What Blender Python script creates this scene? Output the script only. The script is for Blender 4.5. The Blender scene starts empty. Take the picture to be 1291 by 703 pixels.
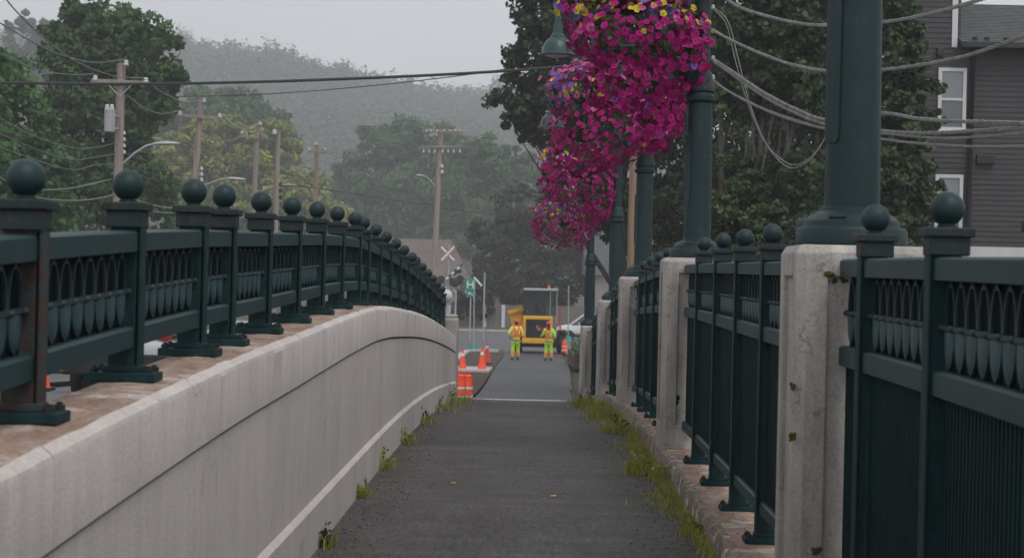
import bpy, bmesh, math, random
import numpy as np
from mathutils import Vector, Matrix, noise
random.seed(7)
SC = bpy.context.scene
COL = SC.collection
R = math.radians
# ---------------------------------------------------------------- camera model
F = 2300.0; CX = 645.5; CY = 351.5; ROLL = R(1.3); ZC = 1.47
TH = math.atan(30.0 / F)
CT, ST = math.cos(TH), math.sin(TH)
def P(px, py, d):
    dx, dy = px - CX, py - CY
    u = dx * math.cos(ROLL) + dy * math.sin(ROLL)
    v = -dx * math.sin(ROLL) + dy * math.cos(ROLL)
    return Vector((u / F * d, d, ZC - v / F * d))
def B(t, s, z):                       # bridge frame -> world
    return Vector((t * CT + s * ST, -t * ST + s * CT, z))
def interp(pts):
    xs = [p[0] for p in pts]; ys = [p[1] for p in pts]; n = len(pts)
    ms = []
    for i in range(n):
        if i == 0: m = (ys[1] - ys[0]) / (xs[1] - xs[0])
        elif i == n - 1: m = (ys[-1] - ys[-2]) / (xs[-1] - xs[-2])
        else: m = (ys[i + 1] - ys[i - 1]) / (xs[i + 1] - xs[i - 1])
        ms.append(m)
    def f(x):
        if x <= xs[0]: return ys[0]
        if x >= xs[-1]: return ys[-1]
        i = max(k for k in range(n) if xs[k] <= x); i = min(i, n - 2)
        h = xs[i + 1] - xs[i]; q = (x - xs[i]) / h
        return ((2*q**3 - 3*q**2 + 1) * ys[i] + (q**3 - 2*q**2 + q) * h * ms[i]
                + (-2*q**3 + 3*q**2) * ys[i + 1] + (q**3 - q**2) * h * ms[i + 1])
    return f
_path = interp([(-8, -1.95), (0, -1.62), (4, -1.51), (9.6, -1.465), (14.5, -1.44), (18, -1.475), (21.9, -1.58),
                (27, -1.80), (29.5, -1.96), (38, -2.54), (48, -2.90), (64, -3.27), (85, -3.77), (100, -3.9), (120, -4.0), (400, -4.0)])
def path_z(s): return ZC + _path(s)
_wall = interp([(-6, -.95), (0, -.61), (3, -.485), (3.95, -.447), (4.85, -.41), (6.04, -.368), (7.2, -.333), (8.96, -.298), (10.1, -.273), (11.8, -.24),
                (13.5, -.226), (15.2, -.255), (18.5, -.365), (21.4, -.505), (25, -.72), (27, -.86), (28, -.93)])
def wall_z(s): return ZC + _wall(s)

# ---------------------------------------------------------------- materials
MATS = {}
def mat(name, col, rough=.6, var=.25, scale=4.0, bump=.0, bscale=60.0, metal=0.0, dark=None, stretch=(1, 1, 1),
        spots=None, spot_scale=8.0, spot_lo=.58, spot_hi=.64, spec=.5, coat=0.0, tint=False, transl=0.0, emit=None, bdist=.01, grain=None, band=None, crack=None):
    m = bpy.data.materials.new(name); m.use_nodes = True
    nt = m.node_tree; N = nt.nodes; L = nt.links
    b = N['Principled BSDF']
    b.inputs['Roughness'].default_value = rough
    b.inputs['Metallic'].default_value = metal
    b.inputs['Specular IOR Level'].default_value = spec
    if coat: b.inputs['Coat Weight'].default_value = coat
    c1 = (*col, 1); c2 = (*(dark if dark else [x * (1 - var) for x in col]), 1)
    geo = N.new('ShaderNodeNewGeometry')
    mp = N.new('ShaderNodeMapping'); mp.inputs['Scale'].default_value = stretch
    L.new(geo.outputs['Position'], mp.inputs['Vector'])
    nz = N.new('ShaderNodeTexNoise'); nz.inputs['Scale'].default_value = scale; nz.inputs['Detail'].default_value = 7; nz.inputs['Roughness'].default_value = .62
    L.new(mp.outputs['Vector'], nz.inputs['Vector'])
    rp = N.new('ShaderNodeValToRGB'); rp.color_ramp.elements[0].position = .32; rp.color_ramp.elements[1].position = .68
    rp.color_ramp.elements[0].color = c2; rp.color_ramp.elements[1].color = c1
    L.new(nz.outputs['Fac'], rp.inputs['Fac'])
    out = rp.outputs['Color']
    if spots:
        n2 = N.new('ShaderNodeTexNoise'); n2.inputs['Scale'].default_value = spot_scale; n2.inputs['Detail'].default_value = 9; n2.inputs['Roughness'].default_value = .65
        L.new(geo.outputs['Position'], n2.inputs['Vector'])
        mr = N.new('ShaderNodeMapRange'); mr.inputs['From Min'].default_value = spot_lo; mr.inputs['From Max'].default_value = spot_hi
        L.new(n2.outputs['Fac'], mr.inputs['Value'])
        mx = N.new('ShaderNodeMix'); mx.data_type = 'RGBA'
        L.new(mr.outputs['Result'], mx.inputs['Factor']); L.new(out, mx.inputs['A']); mx.inputs['B'].default_value = (*spots, 1)
        out = mx.outputs['Result']
    if tint:
        at = N.new('ShaderNodeAttribute'); at.attribute_name = 'tint'
        hs = N.new('ShaderNodeHueSaturation')
        m1 = N.new('ShaderNodeMapRange'); m1.inputs['To Min'].default_value = .55; m1.inputs['To Max'].default_value = 1.5
        L.new(at.outputs['Fac'], m1.inputs['Value']); L.new(m1.outputs['Result'], hs.inputs['Value'])
        m2 = N.new('ShaderNodeMapRange'); m2.inputs['To Min'].default_value = .52; m2.inputs['To Max'].default_value = .48
        L.new(at.outputs['Fac'], m2.inputs['Value']); L.new(m2.outputs['Result'], hs.inputs['Hue'])
        L.new(out, hs.inputs['Color']); out = hs.outputs['Color']
    for gr in (grain, band):
        if not gr: continue
        g_s, g_lo, g_hi, g_st = gr
        m4 = N.new('ShaderNodeMapping'); m4.inputs['Scale'].default_value = g_st; L.new(geo.outputs['Position'], m4.inputs['Vector'])
        n4 = N.new('ShaderNodeTexNoise'); n4.inputs['Scale'].default_value = g_s; n4.inputs['Detail'].default_value = 4; n4.inputs['Roughness'].default_value = .7
        L.new(m4.outputs['Vector'], n4.inputs['Vector'])
        r4 = N.new('ShaderNodeMapRange'); r4.inputs['From Min'].default_value = .33; r4.inputs['From Max'].default_value = .67; r4.inputs['To Min'].default_value = g_lo; r4.inputs['To Max'].default_value = g_hi
        L.new(n4.outputs['Fac'], r4.inputs['Value'])
        v4 = N.new('ShaderNodeVectorMath'); v4.operation = 'SCALE'; L.new(out, v4.inputs[0]); L.new(r4.outputs['Result'], v4.inputs['Scale']); out = v4.outputs['Vector']
    if crack:
        c_s, c_w, c_col = crack
        n5 = N.new('ShaderNodeTexNoise'); n5.inputs['Scale'].default_value = c_s; n5.inputs['Detail'].default_value = 5; n5.inputs['Roughness'].default_value = .55
        L.new(geo.outputs['Position'], n5.inputs['Vector'])
        a5 = N.new('ShaderNodeMath'); a5.operation = 'SUBTRACT'; a5.inputs[1].default_value = .5; L.new(n5.outputs['Fac'], a5.inputs[0])
        b5 = N.new('ShaderNodeMath'); b5.operation = 'ABSOLUTE'; L.new(a5.outputs[0], b5.inputs[0])
        r5 = N.new('ShaderNodeMapRange'); r5.inputs['From Min'].default_value = 0; r5.inputs['From Max'].default_value = c_w; r5.inputs['To Min'].default_value = 1; r5.inputs['To Max'].default_value = 0; L.new(b5.outputs[0], r5.inputs['Value'])
        n6 = N.new('ShaderNodeTexNoise'); n6.inputs['Scale'].default_value = c_s * 1.7; L.new(geo.outputs['Position'], n6.inputs['Vector'])
        r6 = N.new('ShaderNodeMapRange'); r6.inputs['From Min'].default_value = .5; r6.inputs['From Max'].default_value = .62; r6.inputs['To Max'].default_value = .75; L.new(n6.outputs['Fac'], r6.inputs['Value'])
        m6 = N.new('ShaderNodeMath'); m6.operation = 'MULTIPLY'; L.new(r5.outputs['Result'], m6.inputs[0]); L.new(r6.outputs['Result'], m6.inputs[1])
        x6 = N.new('ShaderNodeMix'); x6.data_type = 'RGBA'; L.new(m6.outputs[0], x6.inputs['Factor']); L.new(out, x6.inputs['A']); x6.inputs['B'].default_value = (*c_col, 1); out = x6.outputs['Result']
    L.new(out, b.inputs['Base Color'])
    if emit:
        b.inputs['Emission Color'].default_value = (*emit[:3], 1); b.inputs['Emission Strength'].default_value = emit[3]
    if bump:
        n3 = N.new('ShaderNodeTexNoise'); n3.inputs['Scale'].default_value = bscale; n3.inputs['Detail'].default_value = 6
        L.new(geo.outputs['Position'], n3.inputs['Vector'])
        bp = N.new('ShaderNodeBump'); bp.inputs['Strength'].default_value = bump; bp.inputs['Distance'].default_value = bdist
        L.new(n3.outputs['Fac'], bp.inputs['Height']); L.new(bp.outputs['Normal'], b.inputs['Normal'])
    if transl:
        tr = N.new('ShaderNodeBsdfTranslucent'); L.new(out, tr.inputs['Color'])
        ms = N.new('ShaderNodeMixShader'); ms.inputs['Fac'].default_value = transl
        L.new(b.outputs['BSDF'], ms.inputs[1]); L.new(tr.outputs['BSDF'], ms.inputs[2])
        L.new(ms.outputs['Shader'], N['Material Output'].inputs['Surface'])
    MATS[name] = m
    return m
def glassmat(name, col, rough=.05):
    m = mat(name, col, rough=rough, var=.1, spec=.8); return m

M_GREEN = mat('green_paint', (.010, .036, .040), rough=.58, var=.35, scale=9, bump=.15, bscale=90, spots=(.04, .028, .022), spot_scale=26, spot_lo=.68, spot_hi=.74, spec=.18, grain=(55, .7, 1.35, (1, 1, .5)))
M_RIM = mat('hoop_rim_paint', (.024, .048, .053), rough=.5, var=.3, scale=20, spec=.35)
M_LITLOOP = mat('green_paint_worn_lit', (.034, .082, .092), rough=.5, var=.4, scale=7, bump=.1, bscale=60, spots=(.09, .105, .11), spot_scale=30, spot_lo=.62, spot_hi=.76)  # base colour carries the light caught by the domed petals
M_RUST = mat('rusted_green_paint', (.046, .027, .023), rough=.75, var=.5, scale=14, bump=.35, bscale=70, spots=(.017, .036, .038), spot_scale=16, spot_lo=.50, spot_hi=.55)
M_RUSTCAP = mat('rust_flecked_paint', (.013, .029, .031), rough=.6, var=.3, scale=12, bump=.25, bscale=80, spots=(.048, .026, .021), spot_scale=34, spot_lo=.52, spot_hi=.64, spec=.3)
M_OPENSHADE = mat('hoop_opening_shade', (.003, .007, .009), rough=.8, spec=.05)  # near-black colour stands in for the shade inside the hoop openings
M_LITRAIL = mat('rail_green_lit', (.019, .048, .053), spec=.28, rough=.5, var=.3, scale=8, bump=.1, bscale=80)  # lighter green: light falling on the rail tops is put into the colour
M_RIB = mat('dark_ribbed_paint', (.0045, .025, .027), rough=.65, var=.3, scale=6, spec=.12)
M_POLE = mat('lamp_green_paint', (.010, .030, .034), rough=.5, var=.3, scale=3, bump=.10, bscale=60, spec=.3, spots=(.022, .042, .044), spot_scale=9, spot_lo=.56, spot_hi=.75, grain=(70, .85, 1.2, (1, 1, .4)))
M_LITBELL = mat('bell_green_lit', (.020, .058, .055), rough=.4, var=.2)  # lighter green holds the sky light that the bell tops catch
M_CONC = mat('pale_concrete', (.59, .54, .515), rough=.88, dark=(.49, .445, .422), scale=1.5, stretch=(1.6, 1.6, .7), bump=.3, bscale=90, bdist=.006, spots=(.24, .205, .19), spot_scale=13, spot_lo=.64, spot_hi=.80, grain=(95, .84, 1.12, (1, 1, 1)), band=(5, .93, 1.05, (3, 3, .25)), crack=(.9, .004, (.24, .20, .18)))
M_CONC2 = mat('pale_concrete_band', (.60, .55, .523), rough=.88, dark=(.485, .44, .416), scale=1.8, stretch=(1.4, 1.4, .8), bump=.3, bscale=90, bdist=.006, spots=(.25, .20, .18), spot_scale=12, spot_lo=.63, spot_hi=.80, grain=(95, .82, 1.12, (1, 1, 1)), band=(4, .92, 1.06, (3, 3, .3)), crack=(1.2, .005, (.26, .22, .20)))
M_TOP = mat('stained_concrete_top', (.37, .27, .215), rough=.92, dark=(.20, .115, .075), scale=3.0, stretch=(2.5, .8, 1), bump=.6, bscale=35, spots=(.46, .40, .36), spot_scale=5, spot_lo=.52, spot_hi=.64, grain=(60, .65, 1.25, (1, .5, 1)))
M_PILLAR = mat('pillar_concrete', (.44, .412, .38), rough=.9, dark=(.30, .275, .255), scale=3.4, stretch=(2, 2, .8), bump=.3, bscale=110, bdist=.005, spots=(.13, .105, .09), spot_scale=15, spot_lo=.60, spot_hi=.76, grain=(90, .80, 1.15, (1, 1, 1)), band=(6, .82, 1.1, (2, 2, .3)), crack=(2.2, .006, (.13, .11, .10)))
M_KERB = mat('weathered_kerb_concrete', (.27, .215, .175), rough=.92, dark=(.115, .085, .068), scale=6, bump=.7, bscale=40, spots=(.45, .41, .38), spot_scale=9, spot_lo=.55, spot_hi=.62, grain=(50, .6, 1.3, (1, .6, 1)))
M_ASPH = mat('worn_asphalt', (.084, .079, .077), rough=.9, dark=(.058, .054, .053), scale=1.6, stretch=(1.2, .5, 1), bump=.9, bscale=130, spots=(.125, .115, .11), spot_scale=30, spot_lo=.58, spot_hi=.70, grain=(42, .70, 1.32, (1, .22, 1)), band=(3.2, .82, 1.16, (.25, 1.6, 1)))
M_NEWASPH = mat('damp_new_asphalt', (.052, .054, .060), rough=.6, dark=(.036, .038, .043), scale=.5, stretch=(2.0, 1.0, 1), bump=.5, bscale=60, grain=(9, .8, 1.2, (1, .15, 1)), band=(1.2, .85, 1.15, (.3, 1, 1)))
M_ROAD = mat('road_asphalt', (.10, .10, .105), rough=.7, dark=(.07, .07, .075), scale=.4, bump=.4, bscale=60)
M_WHITELINE = mat('white_concrete_strip', (.52, .50, .48), rough=.8, var=.25, scale=3)
M_YELLOW = mat('yellow_line', (.55, .40, .08), rough=.7, var=.3, scale=5)
M_SOIL = mat('brown_soil', (.085, .052, .038), rough=.95, dark=(.035, .025, .02), scale=3, bump=1, bscale=12, bdist=.05)
M_GRASSG = mat('grass_ground', (.07, .085, .035), rough=.95, dark=(.045, .05, .025), scale=.6, bump=.8, bscale=8, bdist=.05)
M_LAND = mat('rough_ground', (.04, .05, .025), rough=.95, dark=(.03, .03, .02), scale=.3)
M_BARK = mat('bark', (.085, .070, .058), rough=.95, dark=(.035, .028, .023), scale=5, stretch=(3, 3, .6), bump=.8, bscale=25, bdist=.03)
M_BIRCH = mat('pale_bark', (.16, .14, .12), rough=.9, dark=(.05, .04, .035), scale=4, stretch=(1, 1, 2.5), bump=.4, bscale=20)
M_WOODPOLE = mat('weathered_pole_wood', (.35, .30, .275), rough=.9, dark=(.20, .155, .135), scale=2.5, stretch=(6, 6, .25), bump=.4, bscale=30)
M_WOODWARM = mat('warm_pole_wood', (.30, .215, .14), rough=.9, dark=(.19, .13, .085), scale=2.5, stretch=(6, 6, .25))
M_GREYMETAL = mat('grey_metal', (.42, .43, .44), rough=.5, var=.15, metal=.3)
M_PORC = mat('insulator_white', (.55, .55, .56), rough=.3, var=.1)
M_CABLE = mat('black_cable', (.035, .035, .037), rough=.6, var=.2)
M_WIRE = mat('grey_wire', (.17, .17, .17), rough=.55, var=.3, scale=3)
M_WIREPALE = mat('pale_weathered_cable', (.25, .24, .24), rough=.55, dark=(.12, .115, .115), scale=7)
M_ORANGE = mat('cone_orange', (.95, .085, .03), rough=.5, var=.15)
M_WHITE = mat('reflective_white', (.75, .75, .76), rough=.45, var=.1)
M_BLACK = mat('black_rubber', (.018, .018, .019), rough=.8, var=.3)
M_TEAL = mat('teal_sign_paint', (.03, .27, .21), rough=.45, var=.1)
M_SIGNWHITE = mat('sign_white', (.72, .75, .73), rough=.5, var=.05)
M_SIGNRED = mat('sign_red', (.45, .06, .08), rough=.5, var=.15)
M_ROOFBROWN = mat('brown_roof', (.15, .12, .112), rough=.9, dark=(.11, .09, .083), scale=.8)
M_HOUSEWALL = mat('beige_house_wall', (.30, .27, .24), rough=.9, var=.15)
M_FENCEWOOD = mat('grey_fence_boards', (.20, .175, .155), rough=.9, dark=(.13, .115, .105), scale=1.2, stretch=(5, 1, .3))
M_MACHYEL = mat('machine_yellow', (.80, .43, .02), rough=.4, var=.15)
M_GRILLE = mat('dark_grille', (.02, .02, .024), rough=.5, var=.2)
M_GLASS = glassmat('dark_glass', (.03, .036, .04))
M_CABGLASS = glassmat('cab_glass', (.06, .075, .075), .08)
_nt = M_CABGLASS.node_tree; _tr = _nt.nodes.new('ShaderNodeBsdfTransparent'); _tr.inputs['Color'].default_value = (.9, .95, .93, 1); _mx = _nt.nodes.new('ShaderNodeMixShader'); _mx.inputs['Fac'].default_value = .62
_nt.links.new(_nt.nodes['Principled BSDF'].outputs['BSDF'], _mx.inputs[1]); _nt.links.new(_tr.outputs['BSDF'], _mx.inputs[2]); _nt.links.new(_mx.outputs['Shader'], _nt.nodes['Material Output'].inputs['Surface'])
M_HIVIS = mat('hi_vis_lime', (.56, .95, .06), rough=.7, var=.15, scale=8)
M_HIVISY = mat('hi_vis_yellow', (.92, .86, .14), rough=.7, var=.15, scale=8)
M_HIORANGE = mat('hi_vis_orange', (.95, .17, .04), rough=.6, var=.1)
M_SILVERTAPE = mat('silver_tape', (.80, .55, .30), rough=.4, var=.1)
M_HELMET = mat('hard_hat_red_orange', (.70, .06, .03), rough=.35, var=.05)
M_SKIN = mat('skin', (.45, .27, .20), rough=.6, var=.1)
M_HAIR = mat('dark_hair', (.03, .022, .018), rough=.7, var=.2)
M_NAVY = mat('navy_cloth', (.03, .035, .05), rough=.8, var=.2)
M_BOOT = mat('boot_brown', (.10, .075, .05), rough=.8, var=.2)
M_SIDING = mat('charcoal_siding', (.060, .056, .060), rough=.75, dark=(.045, .042, .046), scale=2, stretch=(1, 1, 6), band=(2.5, .82, 1.14, (.25, 1, 5)))
M_SHINGLE = mat('grey_shingles', (.10, .11, .11), rough=.9, dark=(.06, .066, .066), scale=5, bump=.8, bscale=14, bdist=.03)
M_TRIM = mat('white_trim', (.62, .62, .63), rough=.6, var=.1)
M_WINGLASS = glassmat('window_glass', (.20, .22, .235), .12)
M_GLASSLOW = glassmat('window_glass_dark', (.11, .125, .135), .08)
M_DARKMETAL = mat('dark_downpipe', (.018, .018, .02), rough=.5, var=.2)
M_SILVERCAR = mat('silver_car_paint', (.42, .44, .46), rough=.3, var=.04, coat=.5)
M_WHITECAR = mat('white_car_paint', (.68, .69, .70), rough=.3, var=.03, coat=.5)
M_TAIL = mat('tail_light_red', (.55, .02, .02), rough=.25, var=.1)
M_HEADL = mat('headlight_clear', (.6, .62, .62), rough=.15, var=.05)
M_TANK = mat('off_white_tank', (.58, .56, .54), rough=.6, var=.15)
M_MOSS = mat('yellow_green_moss', (.10, .095, .015), rough=.95, dark=(.05, .05, .01), scale=50, bump=1, bscale=120)
M_STAIN = mat('dark_drip_stain', (.09, .075, .065), rough=.95, var=.4, scale=20)
M_PLANTER = mat('brown_planter_timber', (.11, .066, .05), rough=.9, dark=(.06, .04, .03), scale=3, stretch=(.6, .6, 4))
def leafmat(name, col, transl=.3, **k): return mat(name, col, rough=.55, var=.15, scale=1.2, tint=True, transl=transl, spec=.35, **k)
L_MAPLE = leafmat('maple_leaves', (.062, .128, .040))
L_DARK = leafmat('dark_leaves', (.036, .058, .027))
L_MID = leafmat('mid_green_leaves', (.060, .138, .044))
L_WILLOW = leafmat('willow_leaves', (.25, .28, .055))
L_BANK = leafmat('riverbank_leaves', (.060, .098, .040))
L_BRONZE = leafmat('bronze_leaves', (.044, .052, .030))
L_RED = leafmat('dark_red_leaves', (.040, .020, .022))
L_FOREST = leafmat('forest_canopy', (.050, .070, .042))
L_GRASS = leafmat('fresh_grass', (.32, .335, .08), .5)
L_BASKET = leafmat('basket_leaves', (.045, .085, .028))
L_LITTER = leafmat('dry_leaf_litter', (.15, .095, .065))
def petal(name, col): return mat(name, col, rough=.6, var=.62, scale=24, transl=.12, spec=.2)
M_MAG = petal('magenta_petals', (.46, .005, .19))
M_PINK = petal('pink_petals', (.66, .13, .36))
M_PURP = petal('violet_petals', (.24, .14, .52))
M_YEL = petal('yellow_petals', (.72, .54, .06))
M_THROAT = mat('petal_throat', (.14, .004, .06), rough=.7, var=.2)

# ---------------------------------------------------------------- builders
LOC = {}
def wloc(o): return LOC.get(o.name, Vector((0, 0, 0)))
def tag(o, label=None, cat=None, group=None, kind=None):
    if label: o['label'] = label
    if cat: o['category'] = cat
    if group: o['group'] = group
    if kind: o['kind'] = kind
    return o
def thing(name, label, cat, loc=(0, 0, 0), group=None, rotz=0):
    o = bpy.data.objects.new(name, None); COL.objects.link(o)
    o.location = loc; o.rotation_euler = (0, 0, rotz); o.empty_display_size = .2
    LOC[o.name] = Vector(loc)
    return tag(o, label, cat, group)
def link_mesh(name, me, parent=None, origin=None):
    o = bpy.data.objects.new(name, me); COL.objects.link(o)
    if parent: o.parent = parent
    LOC[o.name] = (origin if origin is not None else (wloc(parent) if parent else Vector((0, 0, 0))))
    return o
class MB:
    def __init__(s): s.v = []; s.f = []; s.m = []; s.mi = 0
    def add(s, vs, fs):
        o = len(s.v); s.v += [Vector(v) for v in vs]
        for f in fs: s.f.append([i + o for i in f]); s.m.append(s.mi)
    def box(s, a, b, fn=None):
        (x0, y0, z0), (x1, y1, z1) = a, b
        vs = [(x0, y0, z0), (x1, y0, z0), (x1, y1, z0), (x0, y1, z0), (x0, y0, z1), (x1, y0, z1), (x1, y1, z1), (x0, y1, z1)]
        if fn: vs = [fn(*v) for v in vs]
        s.add(vs, [(0, 3, 2, 1), (4, 5, 6, 7), (0, 1, 5, 4), (1, 2, 6, 5), (2, 3, 7, 6), (3, 0, 4, 7)])
    def beam(s, p, q, w, h, up=Vector((0, 0, 1))):
        p, q = Vector(p), Vector(q); d = (q - p).normalized(); r = d.cross(up)
        if r.length < 1e-4: r = Vector((1, 0, 0))
        r.normalize(); u = r.cross(d)
        vs = []
        for c in (p, q):
            for a, b in ((-1, -1), (1, -1), (1, 1), (-1, 1)): vs.append(c + r * a * w / 2 + u * b * h / 2)
        s.add(vs, [(0, 1, 2, 3), (7, 6, 5, 4), (0, 4, 5, 1), (1, 5, 6, 2), (2, 6, 7, 3), (3, 7, 4, 0)])
    def tube(s, pts, rad, n=8, caps=True):
        pts = [Vector(p) for p in pts]
        if not hasattr(rad, '__len__'): rad = [rad] * len(pts)
        vs = []; ref = None
        for i, p in enumerate(pts):
            d = (pts[min(i + 1, len(pts) - 1)] - pts[max(i - 1, 0)])
            if d.length < 1e-9: d = Vector((0, 0, 1))
            d.normalize()
            if ref is None: ref = Vector((0, 0, 1)) if abs(d.z) < .9 else Vector((1, 0, 0))
            a = d.cross(ref)
            if a.length < 1e-5: a = d.cross(Vector((0, 1, 0)))
            a.normalize(); b = a.cross(d); 
            for k in range(n):
                w = 2 * math.pi * k / n
                vs.append(p + (a * math.cos(w) + b * math.sin(w)) * rad[i])
            ref = b
        fs = []
        for i in range(len(pts) - 1):
            for k in range(n):
                k2 = (k + 1) % n
                fs.append((i * n + k, i * n + k2, (i + 1) * n + k2, (i + 1) * n + k))
        if caps: fs.append(tuple(range(n))[::-1]); fs.append(tuple((len(pts) - 1) * n + k for k in range(n)))
        s.add(vs, fs)
    def lathe(s, c, prof, n=24, axis='z', a0=0):
        c = Vector(c); vs = []
        for r, h in prof:
            for k in range(n):
                w = 2 * math.pi * k / n + a0
                if axis == 'z': vs.append(c + Vector((r * math.cos(w), r * math.sin(w), h)))
                elif axis == 'x': vs.append(c + Vector((h, r * math.cos(w), r * math.sin(w))))
                else: vs.append(c + Vector((r * math.sin(w), h, r * math.cos(w))))
        fs = []
        for i in range(len(prof) - 1):
            for k in range(n):
                k2 = (k + 1) % n
                fs.append((i * n + k, i * n + k2, (i + 1) * n + k2, (i + 1) * n + k))
        if prof[0][0] > 1e-4: fs.append(tuple(range(n))[::-1])
        if prof[-1][0] > 1e-4: fs.append(tuple((len(prof) - 1) * n + k for k in range(n)))
        s.add(vs, fs)
    def ball(s, c, r, n=20, m=12, sc=(1, 1, 1)):
        c = Vector(c); vs = []
        for i in range(m + 1):
            a = math.pi * i / m
            for k in range(n):
                w = 2 * math.pi * k / n
                vs.append(c + Vector((r * sc[0] * math.sin(a) * math.cos(w), r * sc[1] * math.sin(a) * math.sin(w), r * sc[2] * math.cos(a))))
        fs = []
        for i in range(m):
            for k in range(n):
                k2 = (k + 1) % n
                fs.append((i * n + k, (i + 1) * n + k, (i + 1) * n + k2, i * n + k2))
        s.add(vs, fs)
    def loft(s, rings, cap=True, close=False):
        n = len(rings[0]); vs = [p for r in rings for p in r]; fs = []
        K = len(rings)
        for i in range(K - 1):
            for k in range(n if True else n - 1):
                k2 = (k + 1) % n
                fs.append((i * n + k, i * n + k2, (i + 1) * n + k2, (i + 1) * n + k))
        if cap: fs.append(tuple(range(n))[::-1]); fs.append(tuple((K - 1) * n + k for k in range(n)))
        s.add(vs, fs)
    def build(s, name, m, parent=None, local=False, smooth=None, bevel=0.0, origin=None, fix=True):
        if parent is None and origin is None and s.v:
            lo = Vector((min(v.x for v in s.v), min(v.y for v in s.v), min(v.z for v in s.v))); hi = Vector((max(v.x for v in s.v), max(v.y for v in s.v), 0))
            origin = Vector(((lo.x + hi.x) / 2, (lo.y + hi.y) / 2, lo.z)) if not local else Vector((0, 0, 0))
        off = Vector((0, 0, 0)) if local else (wloc(parent) if parent else origin)
        me = bpy.data.meshes.new(name)
        me.from_pydata([v - off for v in s.v], [], s.f)
        ms = m if isinstance(m, (list, tuple)) else [m]
        for q in ms: me.materials.append(q)
        if len(ms) > 1: me.polygons.foreach_set('material_index', s.m)
        if fix:
            bm = bmesh.new(); bm.from_mesh(me); bmesh.ops.remove_doubles(bm, verts=bm.verts, dist=1e-5)
            bmesh.ops.recalc_face_normals(bm, faces=bm.faces); bm.to_mesh(me); bm.free()
        if smooth:
            me.shade_smooth(); me.set_sharp_from_angle(angle=R(smooth))
        o = link_mesh(name, me, parent, None if parent else off)
        if not parent: o.location = off
        if bevel:
            b = o.modifiers.new('bevel', 'BEVEL'); b.width = bevel; b.segments = 2; b.limit_method = 'ANGLE'; b.angle_limit = R(40)
        return o
def copy_tree(o, parent=None):
    c = o.copy(); COL.objects.link(c)
    if parent: c.parent = parent; c.matrix_parent_inverse = o.matrix_parent_inverse.copy()
    for ch in list(o.children): copy_tree(ch, c)
    return c
def np_mesh(name, V, FQ, mats, tint=None, mi=None, k=4):
    """V (n,3) FQ (m,k)"""
    me = bpy.data.meshes.new(name)
    me.vertices.add(len(V)); me.vertices.foreach_set('co', np.asarray(V, dtype=np.float32).ravel())
    m = len(FQ); me.loops.add(m * k); me.loops.foreach_set('vertex_index', np.asarray(FQ, dtype=np.int32).ravel())
    me.polygons.add(m); me.polygons.foreach_set('loop_start', np.arange(0, m * k, k, dtype=np.int32))
    for q in mats: me.materials.append(q)
    if mi is not None: me.polygons.foreach_set('material_index', np.asarray(mi, dtype=np.int32))
    if tint is not None:
        a = me.attributes.new('tint', 'FLOAT', 'FACE'); a.data.foreach_set('value', np.asarray(tint, dtype=np.float32))
    me.update(calc_edges=True); me.validate()
    return me
def leaves(rng, C, size, tint, up=.5, outward=None, aspect=.62, ow=.9):
    """rhombic leaves at points C (n,3)."""
    n = len(C)
    nr = rng.normal(size=(n, 3)); nr[:, 2] += up
    if outward is not None: nr += outward * ow
    nr /= np.linalg.norm(nr, axis=1, keepdims=True) + 1e-9
    a = np.cross(nr, rng.normal(size=(n, 3))); a /= np.linalg.norm(a, axis=1, keepdims=True) + 1e-9
    b = np.cross(nr, a)
    sz = (size * rng.uniform(.6, 1.35, size=n))[:, None]
    V = np.stack([C + a * sz, C + b * sz * aspect, C - a * sz * .8, C - b * sz * aspect], axis=1).reshape(-1, 3)
    return V, np.arange(4 * n).reshape(n, 4)
def crown_points(rng, ells, n, clump=.34, dens=None):
    """ellipsoids (c, r) -> leaf centres in sub-clumps, with outward dirs and tint."""
    vol = np.array([np.prod(r) ** (2 / 3) for c, r in ells]); vol /= vol.sum()
    Cs = []; Os = []; Ts = []
    for (c, r), w in zip(ells, vol):
        c = np.array(c); r = np.array(r); m = int(n * w)
        K = max(8, int(m / 60))
        d = rng.normal(size=(K, 3)); d /= np.linalg.norm(d, axis=1, keepdims=True)
        rad = rng.uniform(.35, 1.0, size=(K, 1)) ** .55
        cc = c + d * r * rad
        cr = clump * r.mean() * rng.uniform(.5, 1.15, size=K)
        ct = rng.uniform(.15, .85, size=K)
        idx = rng.integers(0, K, size=m)
        dd = rng.normal(size=(m, 3)); dd /= np.linalg.norm(dd, axis=1, keepdims=True)
        rr = rng.uniform(.15, 1.0, size=(m, 1)) ** .5
        off = dd * rr * cr[idx][:, None]; off[:, 2] *= .75
        Cs.append(cc[idx] + off); Os.append(dd * .6 + d[idx] * .5); Ts.append(np.clip(ct[idx] + rng.normal(size=m) * .10, 0, 1))
    return np.concatenate(Cs), np.concatenate(Os), np.concatenate(Ts)
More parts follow.
